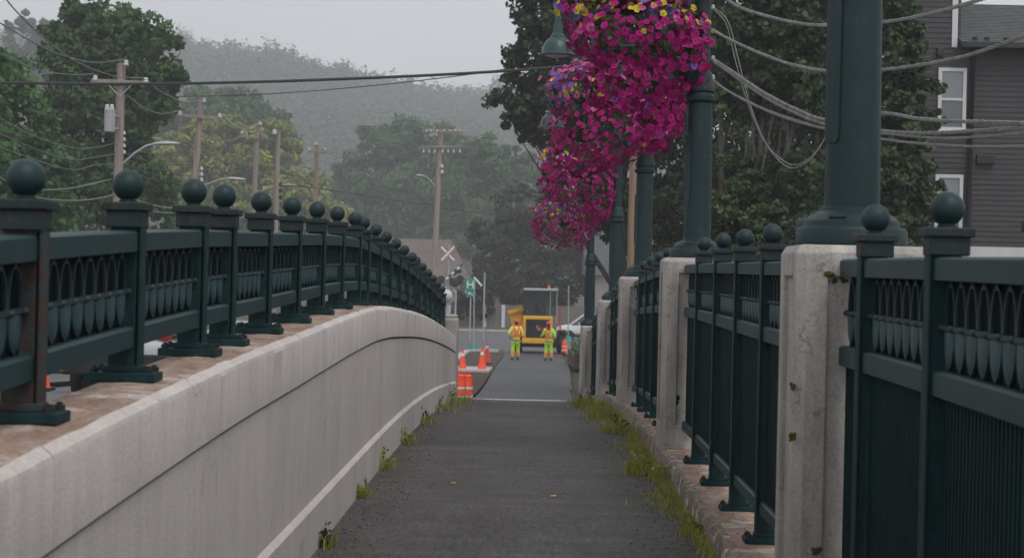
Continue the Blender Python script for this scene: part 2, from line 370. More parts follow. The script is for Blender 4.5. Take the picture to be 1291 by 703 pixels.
def tree(name, label, cat, d, base_px, ells_px, n, leaf, lm, bark=None, seed=1, group=None, zbase=None, trunk_r=.25, limbs=True, clump=.34, trunks=None, depth=.8):
    """ells_px: (px, py, rx, ry) in photo pixels at depth d."""
    rng = np.random.default_rng(seed); sc = d / F
    b = P(base_px, 400, d); b.z = (ZC - 4.0) if zbase is None else zbase
    t = thing(name, label, cat, b, group)
    ells = []
    for e in ells_px:
        c = P(e[0], e[1], d + (e[4] if len(e) > 4 else 0)); rx = e[2] * sc; rz = e[3] * sc
        ells.append(((c.x - b.x, c.y - b.y, c.z - b.z), (rx, min(rx, rz * 1.3) * depth, rz)))
    C, O, T = crown_points(rng, ells, n, clump)
    keep = C[:, 2] > .2; C, O, T = C[keep], O[keep], T[keep]
    V, Fq = leaves(rng, C, leaf, T, outward=O, ow=.9 if d < 120 else 2.4)
    me = np_mesh('crown', V, Fq, [lm], T)
    link_mesh('crown', me, t)
    mb = MB(); rnd = random.Random(seed)
    for tx in (trunks or [0]):
        x0 = tx * sc
        tops = sorted(ells, key=lambda e: e[0][2])
        H = max(e[0][2] for e in ells); low = min(e[0][2] for e in ells)
        cx = sum(e[0][0] for e in ells) / len(ells) if not trunks else x0 + rnd.uniform(-.5, .5); cy = 0
        sp = [Vector((x0, 0, -.3))]; K = 6
        for i in range(1, K + 1):
            q = i / K
            sp.append(Vector((x0 + (cx - x0) * q * .8 + rnd.uniform(-.1, .1) * H * .06, rnd.uniform(-.1, .1), H * q)))
        mb.tube(sp, [trunk_r * (1.25 if i == 0 else 1 - .8 * i / K) for i in range(K + 1)], 8)
        if limbs and (not trunks or tx == trunks[0]):
            for c, r in ells:
                st = sp[1 + int(rnd.random() * 3)]
                e = Vector(c) + Vector((rnd.uniform(-.4, .4) * r[0], rnd.uniform(-.4, .4) * r[1], rnd.uniform(0, .5) * r[2]))
                if e.z < st.z: continue
                mid = (st + e) / 2 + Vector((0, 0, -.08 * (e - st).length))
                mb.tube([st, mid, e], [trunk_r * .5, trunk_r * .32, trunk_r * .1], 6)
                for k in range(1 if trunks else 4):
                    dv = Vector((rnd.uniform(-1, 1), rnd.uniform(-1, 1), rnd.uniform(-.3, 1))); e2 = Vector(c) + Vector((dv.x * r[0], dv.y * r[1], dv.z * r[2])) * .85
                    mb.tube([mid, (mid + e2) / 2 + Vector((0, 0, .05 * r[2])), e2], [trunk_r * .26, trunk_r * .16, trunk_r * .05], 5)
    mb.build('trunk', bark or M_BARK, t, local=True, smooth=50)
    return t
def blades(rng, n, pts, h, w, lean=.5):
    """grass blades: curved 2-quad strips -> quads (n*2). pts: (n,3)"""
    az = rng.uniform(0, 2 * np.pi, n); l = rng.uniform(.15, 1, n) * lean
    hh = h * rng.uniform(.45, 1.15, n)
    dx, dy = np.cos(az), np.sin(az)
    sx, sy = -dy, dx
    ww = w * rng.uniform(.6, 1.2, n)
    def ring(q, wq):
        cx = pts[:, 0] + dx * hh * l * q ** 1.8; cy = pts[:, 1] + dy * hh * l * q ** 1.8; cz = pts[:, 2] + hh * q * (1 - .25 * l * q)
        return (np.stack([cx - sx * ww * wq, cy - sy * ww * wq, cz], 1), np.stack([cx + sx * ww * wq, cy + sy * ww * wq, cz], 1))
    a0, b0 = ring(0, 1); a1, b1 = ring(.55, .85); a2, b2 = ring(1.0, .12)
    V = np.stack([a0, b0, b1, a1, a2, b2], 1).reshape(-1, 3)
    base = np.arange(n)[:, None] * 6
    Fq = np.concatenate([base + np.array([[0, 1, 2, 3]]), base + np.array([[3, 2, 5, 4]])], 1).reshape(-1, 4)
    T = np.repeat(rng.uniform(.1, .95, n), 2)
    return V, Fq, T
# ================================================================ GROUND
def frange(a, b, st):
    n = int(round((b - a) / st)); return [a + (b - a) * i / n for i in range(n + 1)]
def strip(name, m, t0, t1, ss, dz=0.0, kind='structure', zf=path_z, nt=1):
    """sheet following the profile; t0/t1 numbers or functions of s"""
    f0 = t0 if callable(t0) else (lambda s: t0); f1 = t1 if callable(t1) else (lambda s: t1)
    mb = MB(); vs = []; fs = []
    for s in ss:
        for k in range(nt + 1):
            t = f0(s) + (f1(s) - f0(s)) * k / nt; vs.append(B(t, s, zf(s) + dz))
    w = nt + 1
    for i in range(len(ss) - 1):
        for k in range(nt): fs.append((i * w + k, i * w + k + 1, (i + 1) * w + k + 1, (i + 1) * w + k))
    mb.add(vs, fs)
    o = mb.build(name, m, None)
    return tag(o, kind=kind)
def sstep(x): x = max(0, min(1, x)); return x * x * (3 - 2 * x)
def ground_z(t, s):
    base = path_z(s) - .12
    low = ZC - 4.6 if s < 110 else ZC - 4.1
    if t > 0: q = sstep((t - 2.2) / 3.0) * sstep((70 - s) / 20)
    else: q = sstep((-t - 14.5) / 5.0)
    return base + (min(low, base) - base) * q
mb = MB(); ts = [-900, -300, -120, -60, -30, -22, -19, -17, -15.5, -14, -12, -8, -4, -1.5, 0, 1.5, 2.2, 2.8, 3.6, 4.4, 5.4, 8, 14, 30, 70, 200, 500, 1000]
ss = [-30, -10] + frange(-6, 40, 2) + frange(42, 130, 4) + [140, 170, 220, 300, 420, 700, 1300]
vs = [B(t, s, ground_z(t, s)) for s in ss for t in ts]; w = len(ts)
mb.add(vs, [(i * w + k, i * w + k + 1, (i + 1) * w + k + 1, (i + 1) * w + k) for i in range(len(ss) - 1) for k in range(w - 1)])
tag(mb.build('ground', M_LAND, smooth=60), kind='structure')

strip('footpath', M_ASPH, -1.18, 1.05, frange(-5, 39.0, .5), 0.0, nt=4)
strip('concrete_strip', M_WHITELINE, -1.55, 1.5, frange(39.0, 39.9, .3), 0.004)
def newl(s): return -1.32 - .2 * sstep((s - 40) / 40)
def newr(s): return .98 + .47 * sstep((s - 40) / 40)
strip('new_asphalt_path', M_NEWASPH, newl, newr, frange(39.9, 98, 1.5), 0.0, nt=2)
strip('carriageway', M_ROAD, -11.0, -1.5, frange(-5, 98, 2), -.02, nt=3)
strip('centre_line', M_YELLOW, -4.85, -4.75, frange(-5, 96, 2), -.016)
strip('cross_road', M_ROAD, -160, 160, frange(98, 138, 4), -.016, nt=4)
strip('far_verge', M_GRASSG, -160, 160, frange(138, 175, 6), .02, nt=4)
strip('soil_bed', M_SOIL, lambda s: -3.1 - .3 * sstep((s - 60) / 30), lambda s: newl(s) - .02, frange(40.2, 95, 2), .05, nt=3)
# kerb between bed and road, curved at its far end
mb = MB(); pts = []
for s in frange(40, 93, 1.5): pts.append(B(-3.2 - .3 * sstep((s - 60) / 30), s, path_z(s) + .03))
for a in frange(0, 90, 10): pts.append(B(-3.5 + 1.6 * (1 - math.cos(R(a))), 93 + 3.2 * math.sin(R(a)), path_z(95) + .03))
for p, q in zip(pts, pts[1:]): mb.beam(p, q, .3, .26)
tag(mb.build('bed_kerb', M_WHITELINE), kind='structure')
mb = MB(); mb.box((-3.05, 62, 0), (-1.5, 66.5, 0), lambda x, y, z: B(x, y, path_z(y) + .12 + (0)))
mb = MB()
for a, b_ in ((61.5, 64), (64.0, 66.5)):
    pass
mb.add([B(-3.05, 61.5, path_z(61.5) - .05), B(-1.5, 61.5, path_z(61.5) - .05), B(-1.5, 66.5, path_z(66.5) - .05), B(-3.05, 66.5, path_z(66.5) - .05),
        B(-3.05, 61.5, path_z(61.5) + .12), B(-1.5, 61.5, path_z(61.5) + .12), B(-1.5, 66.5, path_z(66.5) + .12), B(-3.05, 66.5, path_z(66.5) + .12)],
       [(0, 3, 2, 1), (4, 5, 6, 7), (0, 1, 5, 4), (1, 2, 6, 5), (2, 3, 7, 6), (3, 0, 4, 7)])
tag(mb.build('concrete_slab', M_WHITELINE), kind='structure')
# far kerb of the cross road
mb = MB(); mb.box((-60, 137.8, 0), (60, 138.1, .14), lambda x, y, z: B(x, y, path_z(120) + z)); tag(mb.build('far_kerb', M_WHITELINE), kind='structure')
mb = MB(); mb.box((-1.55, 97.4, -.05), (6, 97.8, .03), lambda x, y, z: B(x, y, path_z(97.5) + z)); tag(mb.build('crossing_edge_kerb', M_WHITELINE), kind='structure')
# sidewalk beyond the carriageway
strip('far_pavement', M_ROAD, -13.0, -11.0, frange(-5, 98, 2), .10, nt=1)

# ================================================================ PARAPET WALL
WT = -1.155
wall = thing('parapet_wall', 'long pale concrete parapet wall arching beside the footpath, brown-stained on top', 'wall', B(WT, 12, path_z(12)))
def ring_wall(s):
    z0 = path_z(s) - .25; zt = wall_z(s); zl = path_z(s) + .255
    pr = [(-1.135, z0), (-1.135, zl - .012), (-1.145, zl), (-1.161, zl + .012), (-1.161, zt - .264), (-1.44, zt - .264), (-1.44, z0)]
    return [B(t, s, z) for t, z in pr]
def ring_cope(s, r):
    zt = wall_z(s); j = lambda: r.uniform(-.003, .003)
    pr = [(-1.150, zt - .247), (-1.150, zt - .040 + j()), (-1.157 + j(), zt - .022), (-1.186 + j(), zt - .002 + j()), (-1.32, zt + .004), (-1.425, zt), (-1.45, zt - .03), (-1.45, zt - .247)]
    return [B(t, s, z) for t, z in pr]
SEG = 2.33; s0 = -2.6
k = 0; r_ = random.Random(3)
while s0 < 26.7:
    s1 = min(s0 + SEG, 26.95)
    st = frange(s0 + .004, s1 - .004, .26)
    mb = MB(); mb.loft([ring_wall(s) for s in st]); mb.build('wall_panel', M_CONC, wall, smooth=30)
    mb = MB(); rings = [ring_cope(s, r_) for s in frange(s0 + .003, s1 - .003, .13)]
    n = len(rings[0]); vs = [p for r in rings for p in r]
    o_ = 0
    fs = []; ms = []
    for i in range(len(rings) - 1):
        for q in range(n):
            q2 = (q + 1) % n; fs.append((i * n + q, i * n + q2, (i + 1) * n + q2, (i + 1) * n + q)); ms.append(1 if q in (3, 4, 5) else 0)
    fs.append(tuple(range(n))[::-1]); fs.append(tuple((len(rings) - 1) * n + q for q in range(n))); ms += [0, 0]
    mb.v = vs; mb.f = [list(f) for f in fs]; mb.m = ms
    mb.build('coping_block', [M_CONC2, M_TOP], wall, smooth=25)
    s0 = s1; k += 1
mb = MB(); st = frange(-2.6, 26.9, .5)
mb.loft([[B(-1.20, s, path_z(s) - .2), B(-1.20, s, wall_z(s) - .02), B(-1.42, s, wall_z(s) - .02), B(-1.42, s, path_z(s) - .2)] for s in st]); mb.build('wall_core', M_CONC, wall)
# end post
ep = thing('end_post', 'short pale concrete post closing the far end of the parapet wall', 'post', B(-1.25, 27.3, path_z(27.3)))
mb = MB(); z0 = path_z(27.3) - .2; zt = wall_z(27) + .26
mb.box((-1.36, 27.05, z0), (-1.14, 27.5, zt), lambda x, y, z: B(x, y, z)); mb.build('post_body', M_PILLAR, ep, bevel=.03)
mb = MB(); mb.box((-1.34, 27.08, zt), (-1.16, 27.47, zt + .05), lambda x, y, z: B(x, y, z)); mb.build('post_cap', M_PILLAR, ep, bevel=.02)

# ================================================================ RAILINGS
# ---- shared post meshes (local, x = t, y = s, z up from the plate); rotated by -TH
def mesh_of(fn, name, m, smooth=None, bevel=0):
    mb = MB(); fn(mb); o = mb.build(name, m, None, local=True, smooth=smooth)
    me = o.data; bpy.data.objects.remove(o); return me
def post_body(h, side):
    def f(mb):
        mb.box((-.048, -.033, .028), (.041, .033, h + .075))
        sg = 1 if side < 0 else -1
        a, b_ = sorted((sg * .048, sg * .058)); mb.box((a, -.038, .028), (b_, .038, h + .06))
        mb.box((-.062, -.05, .028), (.062, .05, .05))
    return f
def post_cap(mb):
    mb.box((-.060, -.052, 0), (.060, .052, .055))
    mb.lathe((0, 0, 0), [(.0, .083), (.03, .083), (.03, .092)], 16)
    mb.box((-.072, -.064, .055), (.072, .064, .083))
def ball(mb):
    mb.lathe((0, 0, 0), [(.034, -.062), (.026, -.05), (.024, -.04)], 16)
    mb.ball((0, 0, 0), .052, 24, 14)
def plate(mb):
    mb.box((-.115, -.075, -.002), (.115, .075, .028))
def bolts(mb):
    mb.lathe((0, 0, 0), [(.016, 0), (.016, .014), (.009, .016), (.009, .022), (0, .023)], 6)
RM = {}
for nm, h, side in (('left', .50, -1), ('right', 1.455, 1)):
    RM[nm] = mesh_of(post_body(h, side), 'post', M_GREEN)
RM['rust'] = mesh_of(post_body(.50, -1), 'post', M_RUST)
RM['cap'] = mesh_of(post_cap, 'cap', M_RUSTCAP); RM['ball'] = mesh_of(ball, 'ball_finial', M_POLE, smooth=50)
RM['plate'] = mesh_of(plate, 'base_plate', M_GREEN); RM['bolts'] = mesh_of(bolts, 'bolt', M_RUSTCAP)
def add_post(parent, t, s, zb, h, kind):
    pos = B(t, s, zb); pl = wloc(parent)
    def put(me, nm, par, loc, bev=0):
        o = bpy.data.objects.new(nm, me); COL.objects.link(o); o.parent = par; o.location = loc
        if bev: b = o.modifiers.new('bevel', 'BEVEL'); b.width = bev; b.segments = 2; b.limit_method = 'ANGLE'
        return o
    p = put(RM[kind], 'post', parent, pos - pl, .004); p.rotation_euler = (0, 0, -TH)
    LOC[p.name] = pos
    put(RM['cap'], 'cap', p, (0, 0, h + .005), .005)
    bo = put(RM['ball'], 'ball_finial', p, (0, 0, h + .145))
    put(RM['plate'], 'base_plate', p, (0, 0, 0), .004); [put(RM['bolts'], 'bolt', p, (x_, y_, .028)) for x_ in (-.09, .09) for y_ in (-.05, .05)]
    if kind == 'rust': tag(p, 'rust-eaten post with brown flaking paint')
    return p
PITCH = .140
def ornament(parent, t, sa, sb, zbot, ztop):
    """interlocking hoops: open pointed arch above, filled petal below; zbot/ztop functions of s"""
    mb = MB(); L = sb - sa; n = max(2, round(L / PITCH)); p = L / n; dt = .012
    for i in range(n):
        sc_ = sa + (i + .5) * p; z0 = zbot(sc_); z1 = ztop(sc_); H = z1 - z0; a = p * .5
        prof = []
        for q in frange(0, 1, 1 / 14):                       # right flank, bottom to top
            wv = a * ((1 - ((.48 - q) / .48) ** 2.2) ** .62 if q < .48 else max(0, 1 - ((q - .48) / .52) ** 2.1) ** .58)
            prof.append((wv, z0 + H * q))
        outer = [(w_, z) for w_, z in prof] + [(-w_, z) for w_, z in prof[-2:0:-1]]
        th = .0105
        inner = [(max(0, abs(w_) - th) * (1 if w_ >= 0 else -1), z + (th if z < z0 + H * .1 else (-th * 1.6 if z > z0 + H * .95 else 0))) for w_, z in outer]
        m_ = len(outer)
        vs = []
        for dtv in (-dt, dt):
            for w_, z in outer: vs.append(B(t + dtv, sc_ + w_, z))
            for w_, z in inner: vs.append(B(t + dtv, sc_ + w_, z))
        fs = []
        for j in range(m_):
            j2 = (j + 1) % m_; o1, i1, o2, i2 = 0, m_, 2 * m_, 3 * m_
            fs += [(o1 + j, o1 + j2, i1 + j2, i1 + j), (o2 + j, i2 + j, i2 + j2, o2 + j2), (o1 + j, o2 + j, o2 + j2, o1 + j2), (i1 + j, i1 + j2, i2 + j2, i2 + j)]
        mb.mi = 0; mb.add(vs, fs)
        # filled lower petal
        low = [(w_, z) for w_, z in prof if z <= z0 + H * .46]
        mb.mi = 1; cols = 7
        for sg in (1, -1):
            vs = []
            for w_, z in low:
                for c_ in range(cols):
                    q = -1 + 2 * c_ / (cols - 1); vs.append(B(t + sg * (.008 + .012 * (1 - q * q) * min(1, w_ / (a * .6))), sc_ + q * (w_ - .001), z + .002))
            mb.add(vs, [(i_ * cols + c_, i_ * cols + c_ + 1, (i_ + 1) * cols + c_ + 1, (i_ + 1) * cols + c_) for i_ in range(len(low) - 1) for c_ in range(cols - 1)])
        # knob and cross bar at the waist
        mb.mi = 0
        zc = z0 + H * .475
        mb.ball(B(t + .017, sc_ + a, zc), .014, 8, 6, (1, 1, .8)); mb.ball(B(t - .017, sc_ + a, zc), .014, 8, 6, (1, 1, .8))
    sm = (sa + sb) / 2
    mb.mi = 0
    mb.mi = 2; mb.loft([[B(t - .003, s, zbot(s) - .004), B(t + .003, s, zbot(s) - .004), B(t + .003, s, ztop(s) + .004), B(t - .003, s, ztop(s) + .004)] for s in (sa, sb)]); mb.mi = 0  # added thin sheet, painted dark as the shade between hoops and petals
    zw = lambda s: zbot(s) + (ztop(s) - zbot(s)) * .475
    for tt in (t - .015, t + .015): mb.beam(B(tt, sa, zw(sa)), B(tt, sb, zw(sb)), .012, .014)
    return mb.build('hoop_panel', [M_RIM, M_LITLOOP, M_OPENSHADE], parent, smooth=40, fix=True)
def rail(parent, name, t, sa, sb, zf, w_, h_, m=M_LITRAIL):
    """rail whose top is zf(s)"""
    n = max(1, int((sb - sa) / .6)); mb = MB()
    mb.loft([[B(t - w_ / 2, s, zf(s) - h_), B(t + w_ / 2, s, zf(s) - h_), B(t + w_ / 2, s, zf(s) - .008), B(t + w_ / 2 - .012, s, zf(s)), B(t - w_ / 2 + .012, s, zf(s)), B(t - w_ / 2, s, zf(s) - .008)]
             for s in frange(sa, sb, (sb - sa) / n)])
    return mb.build(name, m, parent, smooth=30)
LT = -1.36
SECT = [([2.5, 3.65, 4.83, 6.04, 7.2], 'nearest length of green railing on the parapet, first ball-topped post badly rusted'),
        ([7.9, 8.97, 10.1, 11.25, 12.4, 13.6], 'second length of green hooped railing on the parapet, over the crest of the wall'),
        ([14.3, 15.4, 16.5, 17.65, 18.8, 20.0], 'third length of green railing on the parapet, starting down past the crest'),
        ([20.7, 21.85, 23.0, 24.15, 25.3, 26.5], 'farthest length of green railing on the parapet, ending at the concrete end post')]
for k, (posts, lab) in enumerate(SECT):
    sm = posts[len(posts) // 2]
    rt = thing('railing', lab, 'railing', B(LT, sm, wall_z(sm)), 'railing lengths along the parapet wall')
    for s in posts: add_post(rt, LT, s, wall_z(s) + .004, .50, 'rust' if s == 4.83 else 'left')
    nxt = SECT[k + 1][0][0] if k < 3 else 27.0
    sa0 = posts[0] if k else 1.4
    rail(rt, 'top_rail', LT, sa0 - (.0 if k else 0), nxt - .045, lambda s: wall_z(s) + .50, .09, .068)
    rail(rt, 'bottom_rail', LT, sa0, nxt - .045, lambda s: wall_z(s) + .185, .08, .068)
    ends = ([1.4] if k == 0 else []) + posts + [nxt]
    for a, b_ in zip(ends, ends[1:]):
        ornament(rt, LT, a + .045, b_ - .045, lambda s: wall_z(s) + .188, lambda s: wall_z(s) + .428)

# ---- right: kerb ledge, pillars, tall fence
ledge = MB(); r_ = random.Random(5); rings = []
for s in frange(-3, 40.2, .22):
    j = lambda a: r_.uniform(-a, a); z = path_z(s)
    pr = [(.995 + j(.006), z - .2), (1.005 + j(.008), z + .085 + j(.006)), (1.02 + j(.008), z + .118 + j(.008)), (1.06 + j(.01), z + .128 + j(.003)), (1.75, z + .128), (1.75, z - .5)]
    rings.append([B(t, s, q) for t, q in pr])
ledge.loft(rings); n = 6
ledge.m = []
for i in range(len(rings) - 1): ledge.m += [0, 0, 0, 1, 0, 0]
ledge.m += [0, 0]
tag(ledge.build('kerb_ledge', [M_KERB, M_TOP], smooth=35), 'long low concrete kerb ledge under the fence, edge chipped and weathered', 'kerb', None, 'structure')

PT = 1.225
PIL = [(7.10, .56, 'nearest concrete pillar, mossy spots, recessed face, lamp post base on top'),
       (14.5, .56, 'second concrete pillar along the fence, dark hole midway down its face'),
       (21.9, .56, 'third concrete pillar along the fence, dark drip stain beside its recessed panel'),
       (29.3, .56, 'fourth concrete pillar, between a short fence gap and the last pillar'),
       (38.0, .36, 'last and smallest concrete pillar, beside the pale strip across the path')]
def oct_ring(cx, cy, hx, hy, ch, z):
    pts = [(-hx + ch, -hy), (hx - ch, -hy), (hx, -hy + ch), (hx, hy - ch), (hx - ch, hy), (-hx + ch, hy), (-hx, hy - ch), (-hx, -hy + ch)]
    return [B(cx + a, cy + b_, z) for a, b_ in pts]
pillar_top = []
for i, (sf, wd, lab) in enumerate(PIL):
    sc_ = sf + .26; z0 = path_z(sf) - .15; zt = path_z(sf) + (1.64 if i < 4 else 1.60); h = .26
    tc = 1.295 if wd > .5 else 1.14
    hx = wd / 2
    pt = thing('pillar', lab, 'pillar', B(tc, sc_, path_z(sf)), 'concrete pillars along the fence')
    mb = MB(); core = .022                        # core, recessed on all four faces
    mb.loft([oct_ring(tc, sc_, hx - core, h - core, .006, z0), oct_ring(tc, sc_, hx - core, h - core, .006, zt - .05)])
    mb.build('core', M_PILLAR, pt)
    bd = .122                                      # corner stiles
    for cx in (-1, 1):
        for cy in (-1, 1):
            mb = MB(); x0, x1 = sorted((cx * hx, cx * (hx - bd))); y0, y1 = sorted((cy * h, cy * (h - bd))); c = .035
            ptsx = [(cx * (hx - c), cy * h), (cx * hx, cy * (h - c)), (cx * hx, cy * (h - bd)), (cx * (hx - bd), cy * (h - bd)), (cx * (hx - bd), cy * h)]
            mb.loft([[B(tc + a, sc_ + b_, z) for a, b_ in ptsx] for z in (z0, zt - .0301)]); mb.build('corner_stile', M_PILLAR, pt, bevel=.006)
    mb = MB(); mb.loft([oct_ring(tc, sc_, hx - .003, h - .003, .032, zt - .125), oct_ring(tc, sc_, hx - .003, h - .003, .032, zt - .03), oct_ring(tc, sc_, hx - .02, h - .02, .03, zt)]); mb.build('head_block', M_PILLAR, pt, bevel=.008)
    mb = MB(); mb.loft([oct_ring(tc, sc_, hx - .003, h - .003, .032, z0), oct_ring(tc, sc_, hx - .003, h - .003, .032, path_z(sf) + .30), oct_ring(tc, sc_, hx - .018, h - .018, .03, path_z(sf) + .315)]); mb.build('foot_block', M_PILLAR, pt)
    pillar_top.append((tc, sc_, zt, pt))
# dark hole on the second pillar, drip stain on the third
def blotch(i, name, pts, d, r, m):
    mb = MB(); rr = random.Random(i)
    for px, py in pts:
        mb.ball(P(px + rr.uniform(-1, 1) * r * .2, py, d), r * d / F * rr.uniform(.7, 1.15), 8, 6, (1, .25, 1.2))
    mb.build(name, m, pillar_top[i][3], smooth=60)
blotch(1, 'dark_hole', [(852, 502), (850, 504), (854, 501), (852, 506)], 14.504, 3.6, M_BLACK)
blotch(2, 'drip_stain', [(793.5 - i * .12, 388 + i * 4.6) for i in range(20)], 21.902, 1.15, M_STAIN)
# moss patches on the nearest pillar
tc, sc_, zt, pt = pillar_top[0]
rr = random.Random(2)
for (px, py, wpx, hpx) in ((1033, 372, 10, 20), (1056, 354, 46, 8), (1076, 337, 12, 8), (999, 549, 8, 14), (1000, 487, 5, 6), (1030, 693, 12, 10), (1090, 352, 30, 9), (1046, 345, 10, 6)):
    c = P(px, py, 7.081 if px < 1033 or py < 350 else 7.103); k_ = 7.1 / F
    mb = MB()
    for q in range(16):
        mb.ball(c + Vector((rr.gauss(0, .23) * wpx * k_, rr.uniform(0, .004) + (.02 if False else 0), rr.gauss(0, .23) * hpx * k_)), rr.uniform(.004, .008), 7, 5, (1.3, .55, 1.1))
    mb.build('moss_patch', M_MOSS, pt, smooth=60)

def zl(s): return path_z(s) + .13
BAYS = [([3.1, 4.3, 5.47, 6.62], 1.6, 7.10, 'nearest bay of tall green fence at the right edge, close hoops above ribbed panels'),
        ([8.31, 9.5, 10.75, 12.0, 13.35], 7.62, 14.5, 'tall green fence bay between the nearest pillar and the second pillar'),
        ([15.7, 16.95, 18.2, 19.45, 20.7], 15.02, 21.9, 'tall green fence bay between the second pillar and the third pillar'),
        ([23.1, 24.35, 25.6, 26.85, 28.1], 22.42, 29.3, 'tall green fence bay between the third pillar and the fourth pillar'),
        ([30.6, 31.9, 33.2, 34.5, 35.8, 37.0], 29.82, 38.0, 'tall green fence bay between the fourth pillar and the last small pillar')]
for posts, sa, sb, lab in BAYS:
    sm = posts[len(posts) // 2]
    ft = thing('fence_bay', lab, 'fence', B(PT, sm, zl(sm)), 'tall fence bays between the pillars')
    for s in posts: add_post(ft, PT, s, zl(s), 1.455, 'right')
    rail(ft, 'top_rail', PT, sa, sb, lambda s: path_z(s) + 1.585, .09, .068)
    rail(ft, 'middle_rail', PT, sa, sb, lambda s: path_z(s) + 1.25, .085, .075)
    rail(ft, 'bottom_rail', PT, sa, sb, lambda s: path_z(s) + .345, .08, .065)
    ends = [sa - .04] + posts + [sb + .04]
    for a, b_ in zip(ends, ends[1:]):
        ornament(ft, PT, a + .045, b_ - .045, lambda s: path_z(s) + 1.252, lambda s: path_z(s) + 1.515)
        mb = MB(); x = a + .04; rings = []; k = 0           # corrugated panel
        pitch = .042
        pts = []
        while x < b_ - .04:
            for f_, o_ in ((0, -.010), (.38, -.010), (.5, .012), (.88, .012)):
                if x + f_ * pitch < b_ - .04: pts.append((x + f_ * pitch, o_))
            x += pitch
        vs = []
        for s, o_ in pts: vs += [B(PT + o_, s, path_z(s) + .342), B(PT + o_, s, path_z(s) + 1.178)]
        mb.add(vs, [(2 * i, 2 * i + 2, 2 * i + 3, 2 * i + 1) for i in range(len(pts) - 1)])
        o = mb.build('ribbed_panel', M_RIB, ft, fix=False)
        sd = o.modifiers.new('solid', 'SOLIDIFY'); sd.thickness = .004

